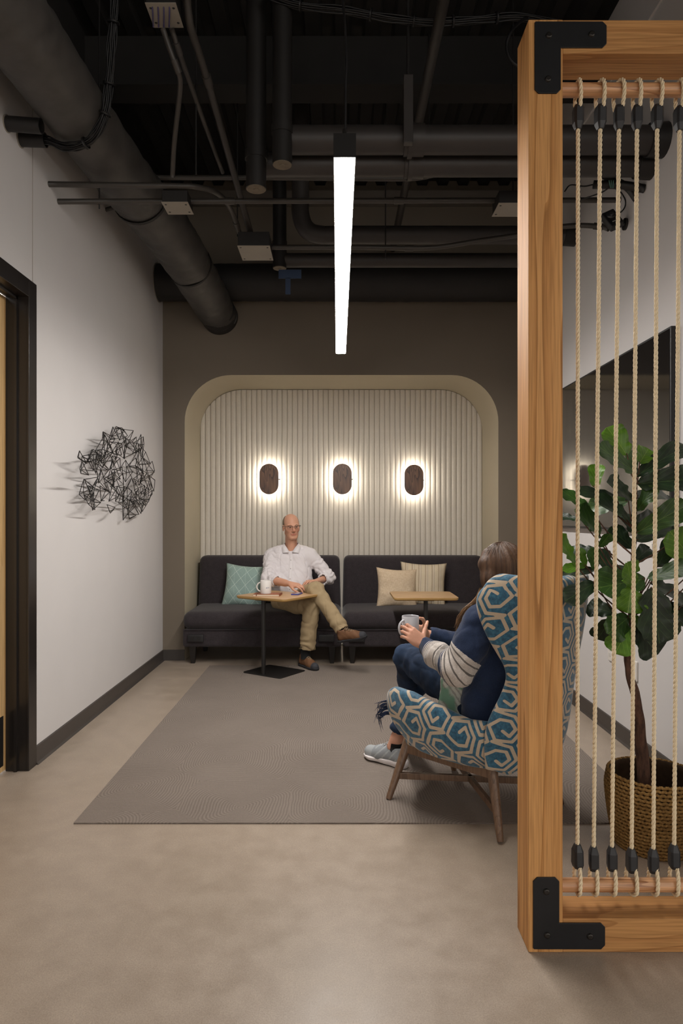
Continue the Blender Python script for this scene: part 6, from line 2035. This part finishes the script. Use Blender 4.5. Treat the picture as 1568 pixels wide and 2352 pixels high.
def arm_pos(V):
    """how far down the sleeve each point lies, 0 off the sleeves; 0.6 m is 1"""
    out = np.zeros(len(V)); bd = np.full(len(V), 9.0)
    for sh, el, wr in ((wsh_l, wel_l, wwr_l), (wsh_r, wel_r, wwr_r)):
        a = sh + (el - sh) * 0.35; b = el + (wr - el) * 0.62
        path = [sh + (a - sh) * k for k in np.linspace(0, 1, 12)[:-1]] + [(1 - k) ** 2 * a + 2 * k * (1 - k) * el + k * k * b for k in np.linspace(0, 1, 14)[:-1]] + [b + (wr - b) * k for k in np.linspace(0, 1.0, 12)]
        path = np.array(path)
        L_ = np.concatenate([[0], np.cumsum(np.linalg.norm(np.diff(path, axis=0), axis=1))])
        for k in range(len(path) - 1):
            t, d = seg_t(V, path[k], path[k + 1])
            s_ = L_[k] + np.clip(t, 0, 1) * (L_[k + 1] - L_[k])
            up = d < bd
            bd = np.where(up, d, bd); out = np.where(up, s_, out)
        ARM_L.append(L_[-1])
    dt = np.full(len(V), 9.0)
    for s in (-1, 1): dt = np.minimum(dt, seg_t(V, W(s * 0.09, -0.165, 0.88), W(s * 0.105, -0.155, 0.45))[1])
    return np.where((bd - 0.075 < dt - 0.115) & (bd < 0.2), out, 0.0) / 0.6
def front_hem(V):
    q = V - CW
    yl = q @ fw_
    return ((yl > -0.075) & (q[:, 2] < 0.66)) * (0.5 + yl)
def mat_cardigan():
    k = N('striped_knit')
    a = k.n('ShaderNodeAttribute', attribute_name='sleeve')
    x = 0.150
    rows = [(0.0, NAVY)]
    for i in range(4): rows += [(x, OFFW), (x + 0.0085, DGR)]; x += 0.0155
    rows += [(x, OFFW), (x + 0.006, NAVY), (x + 0.015, OFFW), (x + 0.020, NAVY), (x + 0.027, GREY)]; x += 0.055
    rows += [(x, OFFW), (x + 0.007, DGR), (x + 0.012, OFFW), (x + 0.052, DGR), (x + 0.057, OFFW), (x + 0.064, DGR), (x + 0.069, OFFW), (x + 0.076, DGR), (x + 0.081, OFFW), (x + 0.089, GREY)]; x += 0.097
    rows += [(x, OFFW), (x + 0.006, NAVY), (x + 0.012, OFFW), (x + 0.017, NAVY)]
    c = k.ramp(a.outputs['Fac'], [(p / 0.6, col) for p, col in rows], 'CONSTANT')
    h = k.n('ShaderNodeAttribute', attribute_name='hem')
    on = k.math('GREATER_THAN', h.outputs['Fac'], 0.2)
    fr = k.math('FRACT', k.math('MULTIPLY', h.outputs['Fac'], 30.0))
    hc = k.ramp(fr, [(0.0, OFFW), (0.45, DGR), (0.7, OFFW), (0.85, NAVY)], 'CONSTANT')
    off = k.math('LESS_THAN', a.outputs['Fac'], 0.02)
    c = k.mix(k.math('MULTIPLY', on, off), c, hc)
    f = k.noise(k.coord(), 380, 3, 0.6); g = k.noise(k.coord(), 120, 3, 0.6)
    c = k.mix(1.0, c, k.ramp(f, [(0.3, (0.78,) * 3), (0.7, (1.25,) * 3)]), 'MULTIPLY')
    c = k.mix(1.0, c, k.ramp(g, [(0.3, (0.9,) * 3), (0.7, (1.1,) * 3)]), 'MULTIPLY')
    k.set(base=c, rough=0.95, spec=0.15, sheen=0.15)
    k.bump(f, 0.5, 0.003)
    return k.m
cd = grown('cardigan', cf, mat_cardigan(), wo, None, 1, wr_c)
CV = np.array([v.co for v in cd.data.vertices]) + OFF[wo.name]
for nm, val in (('sleeve', arm_pos(CV)), ('hem', front_hem(CV))):
    at = cd.data.attributes.new(nm, 'FLOAT', 'POINT'); at.data.foreach_set('value', val.astype(np.float32))
# green and white top that shows below the sleeve
gf = Field((0.40, 2.98, 0.40), (0.86, 3.52, 0.86), 0.0065)
for s in (-1, 1): gf.chain([W(s * 0.07, -0.06, 0.80), W(s * 0.08, -0.01, 0.62), W(s * 0.085, 0.02, 0.50)], [0.09, 0.105, 0.095], 0.05)
gf.cap(W(-0.12, 0.03, 0.58), W(-0.13, 0.05, 0.47), 0.06, 0.05, 0.04)
def top_col(V):
    n = noise3(V * 26, 4); s = np.sin((V[:, 2] * 0.7 + V[:, 0]) * 240)
    c = np.tile(np.array(srgb('#cdd0c8')), (len(V), 1))
    c = lerp_rows(c, srgb('#5f9c7f'), np.clip(n * 2.2, 0, 1) * 0.8)
    return lerp_rows(c, srgb('#86817b'), (s > 0.4) * (n < 0.35) * 0.6)
grown('top', gf, mat_attr('printed_top', rough=0.9, spec=0.2, bumps=(400, 0.2, 0.05)), wo, top_col, 1, lambda V: 0.003 * noise3(V * 24, 2))
# jeans
JN = mat_attr('denim', rough=0.85, spec=0.25, bumps=(300, 0.25, 0.16))
jf = Field((0.20, 3.05, 0.16), (0.90, 4.08, 0.80), 0.0062)
jf.ell(W(0, -0.09, 0.50), (0.17, 0.15, 0.11), None, 0.0)
jf.chain([whip_l, whip_l * 0.45 + wkn_l * 0.55, wkn_l], [0.10, 0.088, 0.072], 0.02)
jf.chain([whip_r, whip_r * 0.45 + wkn_r * 0.55, wkn_r], [0.10, 0.088, 0.072], 0.012)
jf.chain([wkn_l, wkn_l * 0.5 + wan_l * 0.5, wan_l], [0.072, 0.062, 0.052], 0.01)
jf.chain([wkn_r, wkn_r * 0.5 + wan_r * 0.5, wan_r + (0, 0, 0.03)], [0.072, 0.060, 0.048], 0.01)
dj = unit(wan_r - wkn_r); jf.cut_half(wan_r - dj * 0.035, dj, 0.10); jf.cap(wan_r - dj * 0.06, wan_r + dj * 0.1, 0.039, 0.042, 0.004, 'sub')
def wr_j(V):
    w = 0.003 * noise3(V * 18 + 2, 3) + 0.002 * noise3(V * 44 + 9, 4)
    for a, b in ((whip_l, wkn_l), (wkn_l, wan_l), (wkn_r, wan_r)):
        t, d = seg_t(V, a, b); w += 0.003 * np.sin(t * 30 + 5 * noise3(V * 10, 5)) * (d < 0.11)
    w += creases(V, (14, 14, 10), 91, 0.0035)
    return w
def jean_col(V):
    c = lerpc(srgb('#182233'), srgb('#2f4462'), 0.35 + 0.4 * noise3(V * 9, 3) + 0.15 * noise3(V * 50, 5))
    return c
grown('jeans', jf, JN, wo, jean_col, 1, wr_j)
# frayed scarf end hanging by the front of the chair arm
m = MB()
rs = random.Random(4)
root = P(896, 1622, 3.62)
for k in range(30):
    y0 = 1608 + rs.uniform(0, 36)
    ex = 862 + rs.uniform(-4, 20); ey = y0 + rs.uniform(0, 40)
    m.add(*tube([P(900, y0 - 2, 3.62), P(885 + rs.uniform(-3, 3), y0 - 1, 3.60), P(872 + rs.uniform(-4, 4), y0 + 6 + rs.uniform(-3, 5), 3.60), P(ex, ey, 3.60 + rs.uniform(-0.02, 0.02))], [0.003, 0.0026, 0.0016, 0.0006], 5, 4))
fr = obj('scarf_fringe', m.g, plain('navy_yarn', '#1f2c48', 0.9, var=0.3, vscale=80), wo, smooth=True)
fr['kind'] = 'stuff'
def sn_cols(q):
    c = np.tile(np.array(srgb('#8d9296')), (len(q), 1))
    c = lerp_rows(c, srgb('#a9adaf'), (q[:, 1] > 0.72) * 0.6)
    return lerp_rows(c, srgb('#b6babb'), ((np.abs(np.sin(q[:, 1] * 20 + q[:, 2] * 60)) > 0.93) & (q[:, 1] > 0.1) & (q[:, 1] < 0.65)) * 0.5)
shoe('sneaker', (0.368, 3.795, 0.0075), (0.162, 3.985, 0.0175), (0.04, 0.0, 1), wo, sn_cols, True)
shoe('sneaker', (0.425, 3.915, 0.235), (0.385, 4.16, 0.21), (0.1, 0.1, 1), wo, sn_cols, True)
obj('sock', tube([wan_r + (-0.004, 0.004, -0.022), wan_r + (-0.006, 0.006, -0.07)], [0.0385, 0.041], 16), SOCK, wo, smooth=True)
